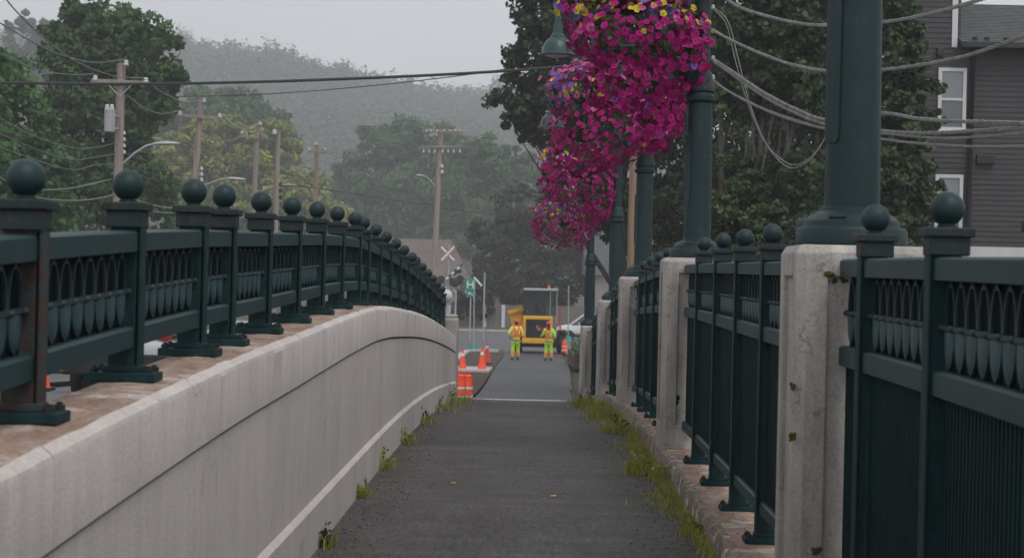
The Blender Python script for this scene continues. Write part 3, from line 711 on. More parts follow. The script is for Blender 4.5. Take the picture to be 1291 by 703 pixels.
# ================================================================ LAMP POSTS
LAB = ['nearest green lamp post, its thick shaft and slotted dome base on the nearest pillar',
       'green lamp post with ringed collar on the second pillar, behind the largest flower basket',
       'green lamp post on the third pillar, upper bell lamp showing left of the flowers',
       'green lamp post on the fourth pillar, lower bell lamp showing left of the flowers',
       'farthest green lamp post, on the last small pillar behind the lowest basket']
for i, (tc, sc_, zt, pt) in enumerate(pillar_top):
    tc -= .03 if i == 0 else 0; base = B(tc, sc_, zt); big = 1.0 if i < 4 else .85
    lt = thing('lamp_post', LAB[i], 'street lamp', base, 'green lamp posts on the pillars')
    mb = MB(); c = base
    mb.lathe(c, [(.215 * big, -.001), (.222 * big, .008), (.222 * big, .062), (.214 * big, .074), (.195 * big, .078)], 40); mb.build('base_skirt', M_POLE, lt, smooth=35)
    mb = MB(); mb.lathe(c, [(.195 * big, .076), (.19 * big, .10), (.166 * big, .122), (.135 * big, .138), (.122 * big, .142), (.12 * big, .155), (.112 * big, .16)], 40); dome = mb.build('base_dome', M_POLE, lt, smooth=35)
    for a in (-118, -90 - 180, -62, 62):          # dark slots in the dome
        mb = MB(); pr = []
        for da in frange(-11, 11, 4):
            w_ = R(a + da); pr.append(c + Vector((.178 * big * math.cos(w_), .178 * big * math.sin(w_), .113)))
        mb.tube(pr, .009, 6); mb.build('slot', M_BLACK, dome)
    mb = MB(); r0 = .111; r1 = .100
    mb.lathe(c, [(r0, .15), (r1, 1.27)], 32); mb.build('lower_shaft', M_POLE, lt, smooth=35)
    mb = MB(); mb.lathe(c, [(r1, 1.25), (.125, 1.27), (.128, 1.30), (.112, 1.31), (.108, 1.33), (.119, 1.345), (.119, 1.375), (.105, 1.40), (.098, 1.46), (.088, 1.50), (.078, 1.51)], 32); mb.build('collar', M_POLE, lt, smooth=35)
    mb = MB(); mb.lathe(c, [(.074, 1.49), (.066, 2.6), (.058, 3.75), (.07, 3.76), (.07, 3.80), (.03, 3.86), (.05, 3.92), (.0, 3.97)], 28); mb.build('upper_shaft', M_POLE, lt, smooth=35)
    # hand hole cover on the lower shaft
    mb = MB(); rr_ = .106
    for z in (.0,):
        pr = []
        for a, zz in ((182, .98), (182, .44), (184, .42), (190, .41), (224, .41), (228, .43), (229, .46), (229, .98), (225, 1.0), (187, 1.0)):
            pr.append((a, zz))
        v1 = [c + Vector((rr_ * math.cos(R(a)), rr_ * math.sin(R(a)), zz)) for a, zz in pr]
        v2 = [c + Vector(((rr_ + .012) * math.cos(R(a)), (rr_ + .012) * math.sin(R(a)), zz)) for a, zz in pr]
        v3 = [c + Vector(((rr_ - .03) * math.cos(R(205)) , (rr_ - .03) * math.sin(R(205)), .7))]
        m_ = len(pr)
        mb.add(v1 + v2, [(j, (j + 1) % m_, m_ + (j + 1) % m_, m_ + j) for j in range(m_)] + [tuple(range(m_, 2 * m_))])
    mb.build('hatch_cover', M_POLE, lt, bevel=.004)
    # arm and bell
    e = B(.20, sc_, zt + (2.88 if i == 2 else 2.98)); st = c + Vector((-.06, 0, 3.3))
    pts = [st, st + Vector((-.25, 0, .22)), st + Vector((-.55, 0, .34)), Vector((e.x + .12, e.y, zt + 3.62)), Vector((e.x + .02, e.y, zt + 3.52)), Vector((e.x, e.y, zt + 3.34))]
    mb = MB(); mb.tube(pts, .026, 10); mb.tube([c + Vector((-.06, 0, 2.95)), c + Vector((-.3, 0, 3.28)), c + Vector((-.55, 0, 3.63))], .015, 8); mb.build('lamp_arm', M_POLE, lt, smooth=50)
    mb = MB(); mb.lathe((e.x, e.y, e.z - .22), [(.215, .0), (.225, .005), (.222, .02), (.19, .035), (.185, .075), (.165, .14), (.13, .19), (.09, .215), (.085, .25), (.06, .27), (.055, .37), (.035, .38), (.03, .6)], 32); bell = mb.build('bell_shade', M_LITBELL, lt, smooth=40)
    mb = MB(); mb.lathe((e.x, e.y, e.z - .22), [(.0, -.03), (.08, -.02), (.15, .0), (.18, .015)], 24); mb.build('lamp_lens', M_PORC, bell, smooth=40)
    # basket arms
    mb = MB(); bx = B(.70, sc_, zt + 2.78)
    mb.tube([c + Vector((-.06, 0, 2.80)), Vector((bx.x, bx.y, bx.z)), Vector((bx.x - .12, bx.y, bx.z + .05))], .014, 8)
    mb.tube([c + Vector((-.06, 0, 2.55)), Vector((bx.x + .15, bx.y, bx.z))], .01, 8); mb.build('basket_arm', M_POLE, lt, smooth=50)

# ================================================================ FLOWER BASKETS
def flower_mesh(name, m, r, seed=0):
    rng = random.Random(seed); vs = [(0, 0, -.45 * r)]; n = 10; fs = []; mi = []
    for k in range(n): w_ = 2 * math.pi * k / n; vs.append((.18 * r * math.cos(w_), .18 * r * math.sin(w_), -.04 * r))
    for k in range(n):
        w_ = 2 * math.pi * k / n; q = r * (1.0 if k % 2 == 0 else .84); vs.append((q * math.cos(w_), q * math.sin(w_), rng.uniform(-.10, .08) * r + (.0 if k % 2 else -.06 * r)))
    for k in range(n):
        k2 = (k + 1) % n; fs.append((0, 1 + k, 1 + k2)); mi.append(1); fs.append((1 + k, 1 + n + k, 1 + n + k2, 1 + k2)); mi.append(0)
    return vs, fs, mi
FM = [M_MAG, M_PINK, M_PURP, M_YEL, M_THROAT]
FV = {}
for ci in range(4):
    vs, fs, mi = flower_mesh('f', None, .034 if ci < 3 else .031, ci)
    me = bpy.data.meshes.new('blossom'); me.from_pydata(vs, [], fs); me.materials.append(FM[ci]); me.materials.append(M_THROAT if ci != 3 else M_YEL)
    me.polygons.foreach_set('material_index', mi); FV[ci] = (me, vs, fs, mi)
CAM = Vector((0, 0, ZC))
def basket(i, lab, blobs, nfl, seed, d, pinky):
    """blobs: photo ellipses (px,py,rx,ry, rdepth factor) at depth d"""
    tc, sc_, zt, pt = pillar_top[i]
    sc = d / F
    els = [(P(x, y, d), (rx * sc, min(rx, ry * 1.3) * sc * df, ry * sc)) for x, y, rx, ry, df in blobs]
    org = B(.70, sc_, zt + 2.75)
    bt = thing('flower_basket', lab, 'flower basket', org, 'hanging flower baskets on the lamp posts')
    rng = np.random.default_rng(seed); rnd = random.Random(seed)
    # foliage mass and wire pot
    C, O, T = crown_points(rng, [((c.x - org.x, c.y - org.y, c.z - org.z), tuple(q * .93 for q in r)) for c, r in els], 2600, .30)
    V, Fq = leaves(rng, C, .028, T, up=.2, outward=O, aspect=.5)
    me = np_mesh('foliage', V, Fq, [L_BASKET], T); tag(link_mesh('foliage', me, bt), kind='stuff')
    mb = MB(); top = els[0][0]
    mb.lathe(Vector((org.x, org.y, org.z - .55)), [(.0, -.26), (.14, -.22), (.24, -.10), (.27, .02), (.25, .02), (.0, -.05)], 24); mb.build('pot', M_BLACK, bt, smooth=50)
    mb = MB()
    for a in (20, 140, 260):
        w_ = R(a); mb.tube([org + Vector((.26 * math.cos(w_), .26 * math.sin(w_), -.53)), org + Vector((0, 0, .0))], .004, 5)
    mb.build('hanging_chain', M_GREYMETAL, bt)
    fl = []
    tot = sum(r[0] * r[2] for c, r in els)
    nfl = int(nfl * 1.75)
    for k, (c, r) in enumerate(els):
        m_ = int(nfl * r[0] * r[2] / tot); got = 0; tries = 0
        while got < m_ and tries < m_ * 12:
            tries += 1
            v = Vector((rnd.gauss(0, 1), rnd.gauss(0, 1), rnd.gauss(0, 1))).normalized()
            bump = 1 + .10 * math.sin(v.x * 5 + k) * math.sin(v.z * 6 + seed)
            rad = rnd.uniform(.84, 1.10) * bump * (1 + .16 * noise.noise(v * 3 + c))
            p = c + Vector((v.x * r[0] * rad, v.y * r[1] * rad, v.z * r[2] * rad))
            inside = any(sum(((p[q] - c2[q]) / r2[q]) ** 2 for q in range(3)) < .60 for j, (c2, r2) in enumerate(els) if j != k)
            if inside: continue
            if noise.noise(p * 6.5) + .5 * noise.noise(p * 15) > .24 + .3 * rnd.random(): continue
            ci = pinky(p, rnd, els)
            nrm = (Vector((v.x / r[0], v.y / r[1], v.z / r[2])).normalized() + Vector((rnd.gauss(0, .28), rnd.gauss(0, .28) - .25, rnd.gauss(0, .28) + .05))).normalized()
            fl.append((p, nrm, ci, rnd.uniform(.66, 1.24), rnd.uniform(0, 6.28))); got += 1
    def facing(f): return (CAM - f[0]).normalized().dot(f[1])
    vis = sorted(fl, key=lambda f: (-(facing(f) > .35), (f[0] - CAM).length))
    single = vis[:100]; rest = vis[100:]
    def mtx(f):
        q = f[1].to_track_quat('Z', 'Y'); return Matrix.Translation(f[0] - org) @ q.to_matrix().to_4x4() @ Matrix.Rotation(f[4], 4, 'Z') @ Matrix.Scale(f[3], 4)
    for f in single:
        o = bpy.data.objects.new('blossom', FV[f[2]][0]); COL.objects.link(o); o.parent = bt
        M_ = mtx(f); o.location = M_.to_translation(); o.rotation_euler = M_.to_euler(); o.scale = (f[3],) * 3
    vs = []; fs = []; mi = []
    for f in rest:
        M_ = mtx(f); o_ = len(vs); _, v0, f0, m0 = FV[f[2]]
        vs += [M_ @ Vector(v) for v in v0]; fs += [tuple(a + o_ for a in ff) for ff in f0]; mi += [f[2] if (x == 0 or f[2] == 3) else 4 for x in m0]
    me = bpy.data.meshes.new('blossoms'); me.from_pydata(vs, [], fs)
    for q in FM: me.materials.append(q)
    me.polygons.foreach_set('material_index', mi); tag(link_mesh('blossoms', me, bt), kind='stuff')
def mix1(zy, xl=None):
    def f(p, rnd, els):
        top = max(c.z + r[2] for c, r in els); q = (top - p.z) / 1.15
        if zy[0] < q < zy[1] and rnd.random() < .55: return rnd.choice([3, 3, 3, 2, 2, 1])
        if xl and p.x < xl[0] and q < xl[1] and rnd.random() < .9: return rnd.choice([1, 1, 1, 2] if len(xl) < 3 else [3, 2, 0, 0, 0, 0, 1])
        return 0 if rnd.random() < .965 else rnd.choice([1, 2, 3])
    return f
basket(1, 'largest flower basket, topmost in the picture, magenta petunias under a yellow and violet fringe',
       [(797, -22, 94, 45, 1), (738, 10, 40, 28, 1), (806, 45, 86, 52, 1), (848, 70, 46, 52, 1), (795, 105, 62, 38, .9), (832, 125, 30, 62, .8)], 950, 11, 14.7, mix1((.28, .54), (.60, .66, 3)))
basket(2, 'second flower basket, with a pale pink and violet patch on its upper left side',
       [(752, 118, 62, 42, 1), (762, 165, 70, 46, 1), (722, 110, 32, 30, 1), (800, 150, 44, 46, .9), (745, 195, 52, 26, .9)], 900, 12, 22.0, mix1((.22, .40), (.86, .50)))
basket(3, 'third flower basket, magenta petunias with a few yellow blooms, above the lowest basket',
       [(722, 205, 42, 30, 1), (735, 232, 44, 38, 1), (700, 225, 22, 26, 1), (752, 250, 24, 36, .8)], 650, 13, 29.6, mix1((.18, .32), (.6, .36)))
basket(4, 'lowest and farthest flower basket, drooping magenta petunias with yellow flecks',
       [(708, 262, 36, 24, 1), (705, 285, 33, 26, 1), (733, 290, 18, 24, .9), (684, 275, 14, 22, 1)], 480, 14, 38.3, mix1((.25, .5)))
# ================================================================ UTILITY POLES
def ins(mb, p, s=1.0):
    mb.lathe(p, [(.03 * s, 0), (.09 * s, .02 * s), (.1 * s, .07 * s), (.07 * s, .12 * s), (.09 * s, .15 * s), (.06 * s, .2 * s), (0, .22 * s)], 10)
def upole(label, px_top, py_top, px_low, py_low, d, r, arms=(), m=M_WOODPOLE, extras=None, low=None):
    top = P(px_top, py_top, d); bl = P(px_low, py_low, d)
    dirv = (bl - top) / (top.z - bl.z); zb = (ZC - 4.0) if low is None else low
    bot = top + dirv * (top.z - zb)
    t = thing('utility_pole', label, 'utility pole', bot, 'wooden utility poles')
    mb = MB(); mb.tube([bot - Vector((0, 0, .4)), (bot + top) / 2, top], [r * 1.15, r, r * .82], 14); mb.build('pole_shaft', m, t, smooth=50)
    for (x0, y0, x1, y1, hh, inss) in arms:
        mb = MB(); a = P(x0, y0, d - r - .05); b_ = P(x1, y1, d - r - .05); mb.beam(a, b_, .10, hh)
        mb.build('crossarm', m, t)
        for (ix, iy, s) in inss:
            mb = MB(); p = P(ix, iy, d - r - .05); ins(mb, p - Vector((0, 0, .07 * s)), s * .72); mb.build('insulator', M_PORC, t, smooth=40)
    if extras: extras(t, d)
    return t
def streetlight(t, d, pts, wd):
    mb = MB(); q = [P(x, y, d) for x, y in pts[:-1]]; mb.tube(q, .035, 8); arm = mb.build('light_arm', M_GREYMETAL, t, smooth=50)
    a = P(*pts[-2], d); b_ = P(*pts[-1], d); mb = MB(); L = (b_ - a)
    rings = []
    for q_, w_, h_ in ((-.05, .04, .04), (.15, .09, .07), (.5, .13, .09), (.85, .10, .06), (1.0, .04, .03)):
        c = a + L * q_; rings.append([c + Vector((0, w_ * math.cos(k * math.pi / 4), h_ * math.sin(k * math.pi / 4) * (.6 if k > 4 else 1))) for k in range(8)])
    mb.loft(rings); mb.build('light_head', M_GREYMETAL, arm, smooth=50)
def exA(t, d):
    mb = MB(); a = P(138, 139, d - .5); k_ = d / F
    mb.lathe(P(138, 167, d - .45), [(.05, -.0), (6.5 * k_, .02), (6.8 * k_, .1), (6.8 * k_, 26 * k_), (7.3 * k_, 26.2 * k_), (7.3 * k_, 28 * k_), (3 * k_, 30 * k_), (0, 30 * k_)], 20); mb.build('transformer', M_GREYMETAL, t, smooth=40)
    for x in (135, 141):
        mb = MB(); ins(mb, P(x, 138.5, d - .45), .8); mb.build('insulator', M_PORC, t, smooth=40)
    mb = MB(); mb.beam(P(143, 146, d - .3), P(149, 146, d - .1), .08, .06); mb.beam(P(143, 162, d - .3), P(149, 162, d - .1), .08, .06); mb.build('bracket', M_GREYMETAL, t)
    mb = MB(); mb.beam(P(149, 120, d - .2), P(135, 105, d - .3), .03, .03); mb.beam(P(151, 122, d - .2), P(166, 107, d - .3), .03, .03); mb.build('brace', M_GREYMETAL, t)
    for y in (170, 178, 186, 194):
        mb = MB(); ins(mb, P(156.5, y, d), .55); mb.build('insulator', M_PORC, t, smooth=40)
    streetlight(t, d, [(155, 206), (170, 193), (184, 184), (195, 181.5), (225, 181)], 1)
upole('tall utility pole at left with grey can transformer, crossarm and street light', 153, 80, 148, 260, 57, .155, [(115, 102, 187, 105, .13, [(120, 99, 1.2), (184, 102, 1.2), (159, 80, 1.2)])], extras=exA, low=ZC - 3.3)
def exB(t, d):
    streetlight(t, d, [(243, 238), (262, 232), (275, 227), (287, 225), (310, 226.5)], 1)
    for y in (215, 222, 229):
        mb = MB(); ins(mb, P(254, y, d), .8); mb.build('insulator', M_PORC, t, smooth=40)
upole('utility pole with one crossarm and street light, second from the left', 254, 127, 243, 255, 80, .155, [(223, 145, 281, 149, .13, [(227, 143, 1.3), (277, 146, 1.3), (257, 127, 1.3)])], extras=exB, low=ZC - 3.7)
def exC(t, d):
    streetlight(t, d, [(321, 246), (332, 240), (342, 235), (352, 233.5), (376, 234.5)], 1)
upole('slim utility pole with short crossarm, in front of the yellow-green willow', 325, 156, 320, 260, 100, .15, [(301, 171, 327, 174, .13, [(305, 167, 1.4), (328, 156, 1.4)])], extras=exC, low=ZC - 3.9)
upole('slim bare utility pole standing just right of another, before the willow', 351, 168, 347, 290, 100, .15, [], extras=lambda t, d: [ins_part(t, P(348, 171, d - .2), 1.3)], low=ZC - 3.9) if False else None
def exD(t, d):
    mb = MB(); ins(mb, P(346, 170, d - .2), 1.3); mb.build('insulator', M_PORC, t, smooth=40)
    for y in (235, 243, 251):
        mb = MB(); ins(mb, P(353.5, y, d), 1); mb.build('insulator', M_BLACK, t, smooth=40)
upole('slim utility pole without crossarm, right beside another before the willow', 351, 168, 347, 290, 96, .15, [], extras=exD, low=ZC - 3.9)
def exE(t, d):
    mb = MB(); mb.beam(P(391, 193, d), P(398.5, 203, d), .05, .05); mb.beam(P(407, 194, d), P(399, 203, d), .05, .05); mb.build('brace', M_GREYMETAL, t)
upole('distant brown utility pole with one crossarm, left of the big misty trees', 399, 183, 398, 265, 150, .19, [(388, 191.5, 412, 193, .16, [(390, 188, 1.6), (398, 181, 1.6), (410, 189, 1.6)])], m=M_WOODWARM, extras=exE)
def exF(t, d):
    streetlight(t, d, [(549, 236), (543, 228), (538, 223), (533, 221.5), (524, 221)], 1)
    for x in (538, 543, 551, 560, 567, 574, 579):
        mb = MB(); ins(mb, P(x, 166, d - .3), .7); mb.build('insulator', M_PORC, t, smooth=40)
    for x in (534, 541, 548, 558, 565, 572, 580):
        mb = MB(); p = P(x, 188, d - .3); mb.tube([p, p - Vector((0, 0, .22))], [.03, .06], 8); mb.build('insulator', M_PORC, t, smooth=40)
    for y in (212, 219):
        mb = MB(); ins(mb, P(557, y, d - .2), 1.2); mb.build('insulator', M_PORC, t, smooth=40)
upole('utility pole with two crowded crossarms and small street light, beyond the railway sign', 555.5, 163, 548, 330, 118, .19, [(532, 166, 583, 166.5, .12, []), (530, 185, 582, 185, .12, [])], extras=exF)
upole('light-brown wooden pole rising behind the third lamp post, beside the flowers', 799, 190, 796, 335, 40, .10, [], m=M_WOODWARM, low=ZC - 2.6)
def exR(t, d):
    for y in (12, 42, 76, 100):
        mb = MB(); ins(mb, P(899, y, d - .15), .35); mb.build('insulator', M_GREYMETAL, t, smooth=40)
upole('wooden pole hidden behind the second lamp post, carrying the cables at right', 884, -160, 883.5, 330, 30, .13, [], m=M_WOODWARM, extras=exR, low=ZC - 2.8)

# ================================================================ WIRES
def crv(pts, per=8):
    out = []; n = len(pts)
    for i in range(n - 1):
        p0 = pts[max(i - 1, 0)]; p1 = pts[i]; p2 = pts[i + 1]; p3 = pts[min(i + 2, n - 1)]
        for k in range(per):
            t = k / per
            out.append(.5 * ((2 * p1) + (p2 - p0) * t + (2 * p0 - 5 * p1 + 4 * p2 - p3) * t * t + (-p0 + 3 * p1 - 3 * p2 + p3) * t ** 3))
    out.append(pts[-1]); return out
def wire(label, pts, d0, d1, r, m=M_WIRE, group=None, twist=False, nm='overhead_wire'):
    n = len(pts); xs = [p[0] for p in pts]; L = sum(abs(xs[i + 1] - xs[i]) + .01 for i in range(n - 1)); acc = 0; W = []
    for i, (x, y) in enumerate(pts):
        if i: acc += abs(xs[i] - xs[i - 1]) + .01
        W.append(P(x, y, d0 + (d1 - d0) * acc / L))
    c = crv(W)
    mb = MB()
    if twist:
        big = crv(W, 30)
        for ph in (0, 2.1, 4.2):
            mb.tube([p + Vector((0, math.cos(i * .8 + ph), math.sin(i * .8 + ph))) * r * .8 for i, p in enumerate(big)], r * .75, 5)
    else: mb.tube(c, r, 6)
    return tag(mb.build(nm, m, smooth=60), label, 'wire', group)
GW = 'overhead wires along the left poles'
wire('thick black cable crossing the sky from left edge to the dark tree', [(-40, 104), (150, 106), (300, 104), (450, 99), (580, 93), (700, 85), (800, 74)], 30, 30, .026, M_CABLE, nm='overhead_cable')
wire('thin dark wire diverging below the thick black cable', [(220, 122), (330, 119), (450, 110), (560, 98), (640, 87)], 80, 60, .02, M_CABLE, nm='overhead_cable')
wire('wire sagging from top left edge to the pole top beside the transformer', [(-30, 10), (0, 29), (60, 63), (105, 77), (130, 78.5), (158, 75)], 44, 57, .018, group=GW)
wire('steep wire from top left corner down across the big maple to the crossarm', [(0, -12), (20, 14), (60, 52), (100, 80), (140, 95), (160, 98), (183, 98)], 44, 57, .018, group=GW)
wire('low wire from left edge to left end of the transformer pole crossarm', [(-30, 52), (0, 67), (45, 87), (85, 94), (118, 93.5)], 44, 57, .016, group=GW)
wire('wire from the transformer pole to the left tip of the next crossarm', [(160, 120), (180, 135), (200, 143), (215, 142), (227, 139)], 57, 80, .02, group=GW)
wire('wire from the transformer pole right insulator to the next pole top', [(186, 102), (205, 117), (230, 128), (245, 128), (257, 124)], 57, 80, .02, group=GW)
wire('wire between the second pole crossarm and the slim pole top', [(279, 146), (295, 160), (305, 165), (316, 160), (328, 154)], 80, 100, .022, group=GW)
wire('wire dipping from the slim pole towards the bare pole beside it', [(329, 157), (333, 171), (338, 175), (346, 168)], 100, 96, .022, group=GW)
wire('faint wire drooping behind the willow between the second and slim poles', [(249, 170), (280, 178), (300, 174), (306, 166)], 80, 100, .022, group=GW)
for i, (y0, lab) in enumerate(((168, 'upper'), (180, 'middle'), (190, 'lower'))):
    wire('%s communication line from the left edge to the transformer pole' % lab, [(-20, y0 - 30 + i * 9), (40, y0 + 2 + i * 4), (90, y0 + 18 + i * 3), (120, y0 + 18), (147, y0 + 12 + i * 2)], 48, 57, .014, group=GW)
wire('pale cable sagging behind the first railing balls', [(-20, 210), (15, 232), (50, 239), (90, 237), (140, 226)], 47, 57, .022, M_WIREPALE, group=GW)
wire('second pale cable sagging just above the railing at left', [(30, 246), (70, 252), (110, 252), (147, 245)], 50, 57, .022, M_WIREPALE, group=GW)
wire('pale cable dipping between the transformer pole and second pole', [(150, 244), (190, 258), (225, 263), (243, 262)], 57, 80, .026, M_WIREPALE, group=GW)
wire('second pale cable dipping lower between transformer pole and second pole', [(150, 250), (190, 266), (225, 268), (243, 264)], 57, 80, .022, M_WIREPALE, group=GW)
wire('pale cable arcing low between the second pole and slim pole', [(245, 272), (280, 278), (300, 276), (320, 268)], 80, 100, .028, M_WIREPALE, group=GW)
for i, (y0, y1, lab) in enumerate(((205, 204, 'topmost'), (212, 211, 'second'), (219, 216, 'third'), (226, 224, 'lowest'))):
    wire('%s dark line of four crossing the willow between the poles' % lab, [(152, y0 - 14), (200, y0 + 2), (247, y0 + 3), (290, y0 + 8), (322, y1), (350, y1 + 1), (375, y1 + 6), (398, y1 + 9)], 70, 150, .022, M_CABLE, group=GW)
wire('dark cable with a bulge from the bare pole towards misty trees', [(350, 233), (380, 235), (440, 243), (500, 253), (548, 258)], 96, 118, .03, M_CABLE, group=GW)
for i, (y0, ym, y1, lab) in enumerate(((193, 194, 167, 'upper'), (193, 200, 170, 'middle'), (194, 206, 187, 'lower'))):
    wire('%s misty wire swooping from the brown pole to the crowded crossarms' % lab, [(400 + i * 3, y0 - 5), (430, ym - 5 - i), (470, ym - 6), (505, (ym + y1) / 2 - 2), (536, y1)], 150, 118, .024, group=GW)
wire('faint wire from crowded crossarms rightward into the dark tree', [(580, 167), (610, 178), (640, 183), (680, 182)], 118, 150, .024, group=GW)
wire('faint line crossing the misty trees low behind the railway sign', [(550, 262), (600, 268), (650, 272), (700, 270)], 118, 130, .026, M_CABLE, group=GW)
GR = 'cable bundles crossing the right side'
def rw(lab, pts, r=.018, tw=True, m=M_WIREPALE, d0=29.6, d1=20): wire(lab, pts, d0, d1, r, m, GR, tw, 'cable_bundle')
rw('topmost twisted cable at right, sagging behind the nearest lamp post', [(897, -14), (930, 8), (965, 20), (1010, 30), (1048, 32), (1115, 28), (1170, 18), (1215, 6), (1260, -8)])
rw('second twisted cable at right, rising to the dark house roof', [(899, 38), (920, 50), (960, 68), (1000, 82), (1048, 90), (1115, 88), (1190, 77), (1240, 64), (1310, 38)])
rw('third twisted cable, sagging past the upper house window', [(899, 75), (920, 88), (960, 115), (1000, 136), (1043, 151), (1110, 143), (1160, 150), (1210, 153), (1310, 156)])
rw('fourth twisted cable, lying just below the third at right', [(899, 77), (922, 93), (962, 121), (1002, 142), (1043, 157), (1110, 165), (1160, 168), (1230, 165), (1310, 159)])
rw('lowest thin cable bundle at right, below the upper house window', [(899, 100), (915, 113), (960, 136), (1005, 152), (1043, 162), (1110, 175), (1160, 181), (1230, 185), (1310, 184)], .012)
rw('dark cable just under the fourth twisted cable at right', [(899, 102), (930, 122), (980, 145), (1043, 163), (1110, 168), (1180, 174), (1240, 172), (1310, 165)], .012)
rw('slack pale loop of cable hanging between the lamp posts', [(900, 10), (918, 28), (930, 72), (945, 130), (965, 180), (985, 205), (1000, 212), (1018, 204), (1032, 188), (1044, 166)], .010, False, d1=29)
rw('second strand of the slack hanging loop between lamp posts', [(900, 12), (916, 32), (927, 76), (942, 128), (962, 176), (984, 200), (1002, 208), (1020, 200), (1034, 184), (1045, 163)], .009, False, d1=29)

# ================================================================ TREES
G1 = 'trees behind the left poles'
tree('maple_tree', 'big dark green maple with rounded crown behind the transformer pole', 'tree', 88, 150,
     [(112, 22, 36, 34), (130, 45, 50, 40), (95, 62, 48, 46), (150, 65, 70, 55), (195, 75, 42, 46), (130, 115, 80, 50), (185, 118, 46, 40), (110, 165, 80, 50), (90, 215, 80, 50), (165, 180, 34, 50), (150, 240, 70, 50)], 36750, 0.164, L_MAPLE, seed=3, group=G1, trunk_r=.32)
tree('leafy_tree', 'dark tree mass cut by the left edge of the picture', 'tree', 75, 10,
     [(-10, 110, 55, 45), (10, 160, 62, 50), (-20, 200, 80, 60), (40, 215, 60, 55), (20, 260, 90, 50)], 22050, 0.142, L_MID, seed=4, group=G1, trunk_r=.3)
tree('leafy_tree', 'pale misty tree standing high on the hill at far left', 'tree', 420, 45, [(45, 28, 24, 18), (30, 50, 30, 26), (70, 48, 18, 22), (50, 80, 50, 40), (85, 90, 40, 30)], 9000, .55, L_FOREST, seed=5, group=G1, zbase=ZC + 16, trunk_r=.5)
tree('willow_tree', 'broad yellow-green willow behind the slim utility poles', 'tree', 230, 300,
     [(235, 190, 42, 38), (285, 180, 55, 36), (335, 190, 48, 38), (250, 235, 70, 45), (320, 235, 70, 45), (375, 250, 50, 42), (400, 280, 45, 30), (215, 225, 40, 40)], 28174, 0.350, L_WILLOW, seed=6, group=G1, trunk_r=0.54)
tree('leafy_tree', 'dark green tree rising behind the yellow-green willow', 'tree', 300, 280,
     [(215, 150, 36, 30), (255, 140, 44, 30), (300, 145, 44, 34), (340, 170, 40, 34), (360, 190, 24, 26), (280, 180, 90, 40)], 18112, 0.430, L_MID, seed=7, group=G1, trunk_r=0.56)
G2 = 'misty trees beyond the railway crossing'
tree('leafy_tree', 'tall misty tree behind the pole with crowded crossarms', 'tree', 320, 510,
     [(505, 180, 42, 34), (545, 185, 42, 36), (470, 185, 26, 26), (455, 225, 38, 36), (510, 235, 75, 45), (580, 210, 44, 40), (445, 265, 35, 35), (530, 280, 90, 40), (480, 300, 60, 40)], 30187, 0.462, L_MID, seed=8, group=G2, trunk_r=0.78)
tree('leafy_tree', 'lighter rounded misty tree right of the crowded utility pole', 'tree', 290, 625,
     [(610, 205, 46, 38), (650, 225, 36, 40), (600, 250, 60, 45), (645, 270, 40, 40), (580, 290, 45, 40), (690, 260, 30, 50)], 22137, 0.406, L_MID, seed=9, group=G2, trunk_r=0.78)
tree('copper_tree', 'dark bronze tree behind the loader and the hospital sign', 'tree', 172, 655,
     [(660, 265, 45, 40), (625, 310, 42, 40), (690, 300, 50, 50), (650, 345, 55, 38), (620, 365, 34, 26), (710, 350, 45, 42), (740, 290, 50, 50), (765, 350, 40, 40), (685, 370, 50, 30)], 24149, 0.241, L_BRONZE, seed=10, group=G2, trunk_r=0.38)
tree('purple_bush', 'small dark red tree beside the hospital sign', 'bush', 150, 597, [(590, 375, 20, 22), (605, 385, 18, 22), (575, 350, 12, 12), (590, 398, 22, 16)], 4375, 0.182, L_RED, seed=11, zbase=ZC - 3.95, trunk_r=.12)
tree('leafy_tree', 'far misty tree low behind the railing crest', 'tree', 380, 430, [(420, 260, 36, 40), (400, 300, 50, 40), (450, 320, 50, 40), (360, 290, 50, 40)], 12074, 0.540, L_MID, seed=12, group=G2, trunk_r=0.58)
tree('leafy_tree', 'near dark tree overhanging from behind the flower baskets', 'tree', 62, 822,
     [(700, 20, 58, 50), (680, 75, 46, 40), (655, 130, 36, 40), (700, 140, 55, 55), (690, 5, 46, 36), (745, 60, 60, 70), (740, 150, 55, 60), (672, 165, 26, 24), (760, -30, 80, 60), (770, 230, 45, 70), (840, 60, 70, 90), (850, 180, 60, 80)], 41650, 0.115, L_DARK, seed=13, trunk_r=.28)
G3 = 'riverbank trees between the lamp posts'
RB = ZC - 4.4
tree('birch_tree', 'leafy riverbank tree with pale trunks right of the second lamp post', 'tree', 44, 945,
     [(930, 20, 75, 70), (985, 60, 70, 70), (1010, 15, 70, 60), (930, 110, 55, 45), (1020, 130, 40, 40), (920, 235, 60, 50), (1000, 245, 60, 50)], 36750, 0.087, L_BANK, bark=M_BIRCH, seed=14, group=G3, zbase=RB, trunk_r=.13, trunks=(-30, 8, 45, 78), clump=.26)
tree('birch_tree', 'leafy riverbank tree whose right edge overlaps the dark house', 'tree', 40, 1095,
     [(1085, 10, 70, 60), (1120, 70, 52, 55), (1080, 130, 70, 60), (1150, 130, 42, 40), (1130, 185, 52, 40), (1090, 220, 70, 50), (1140, 235, 48, 44), (1120, 285, 60, 36), (1060, 290, 70, 40), (1165, 270, 26, 24), (1178, 150, 16, 14)], 40250, 0.081, L_BANK, bark=M_BIRCH, seed=15, group=G3, zbase=RB, trunk_r=.13, trunks=(-45, -10, 25), clump=.28)
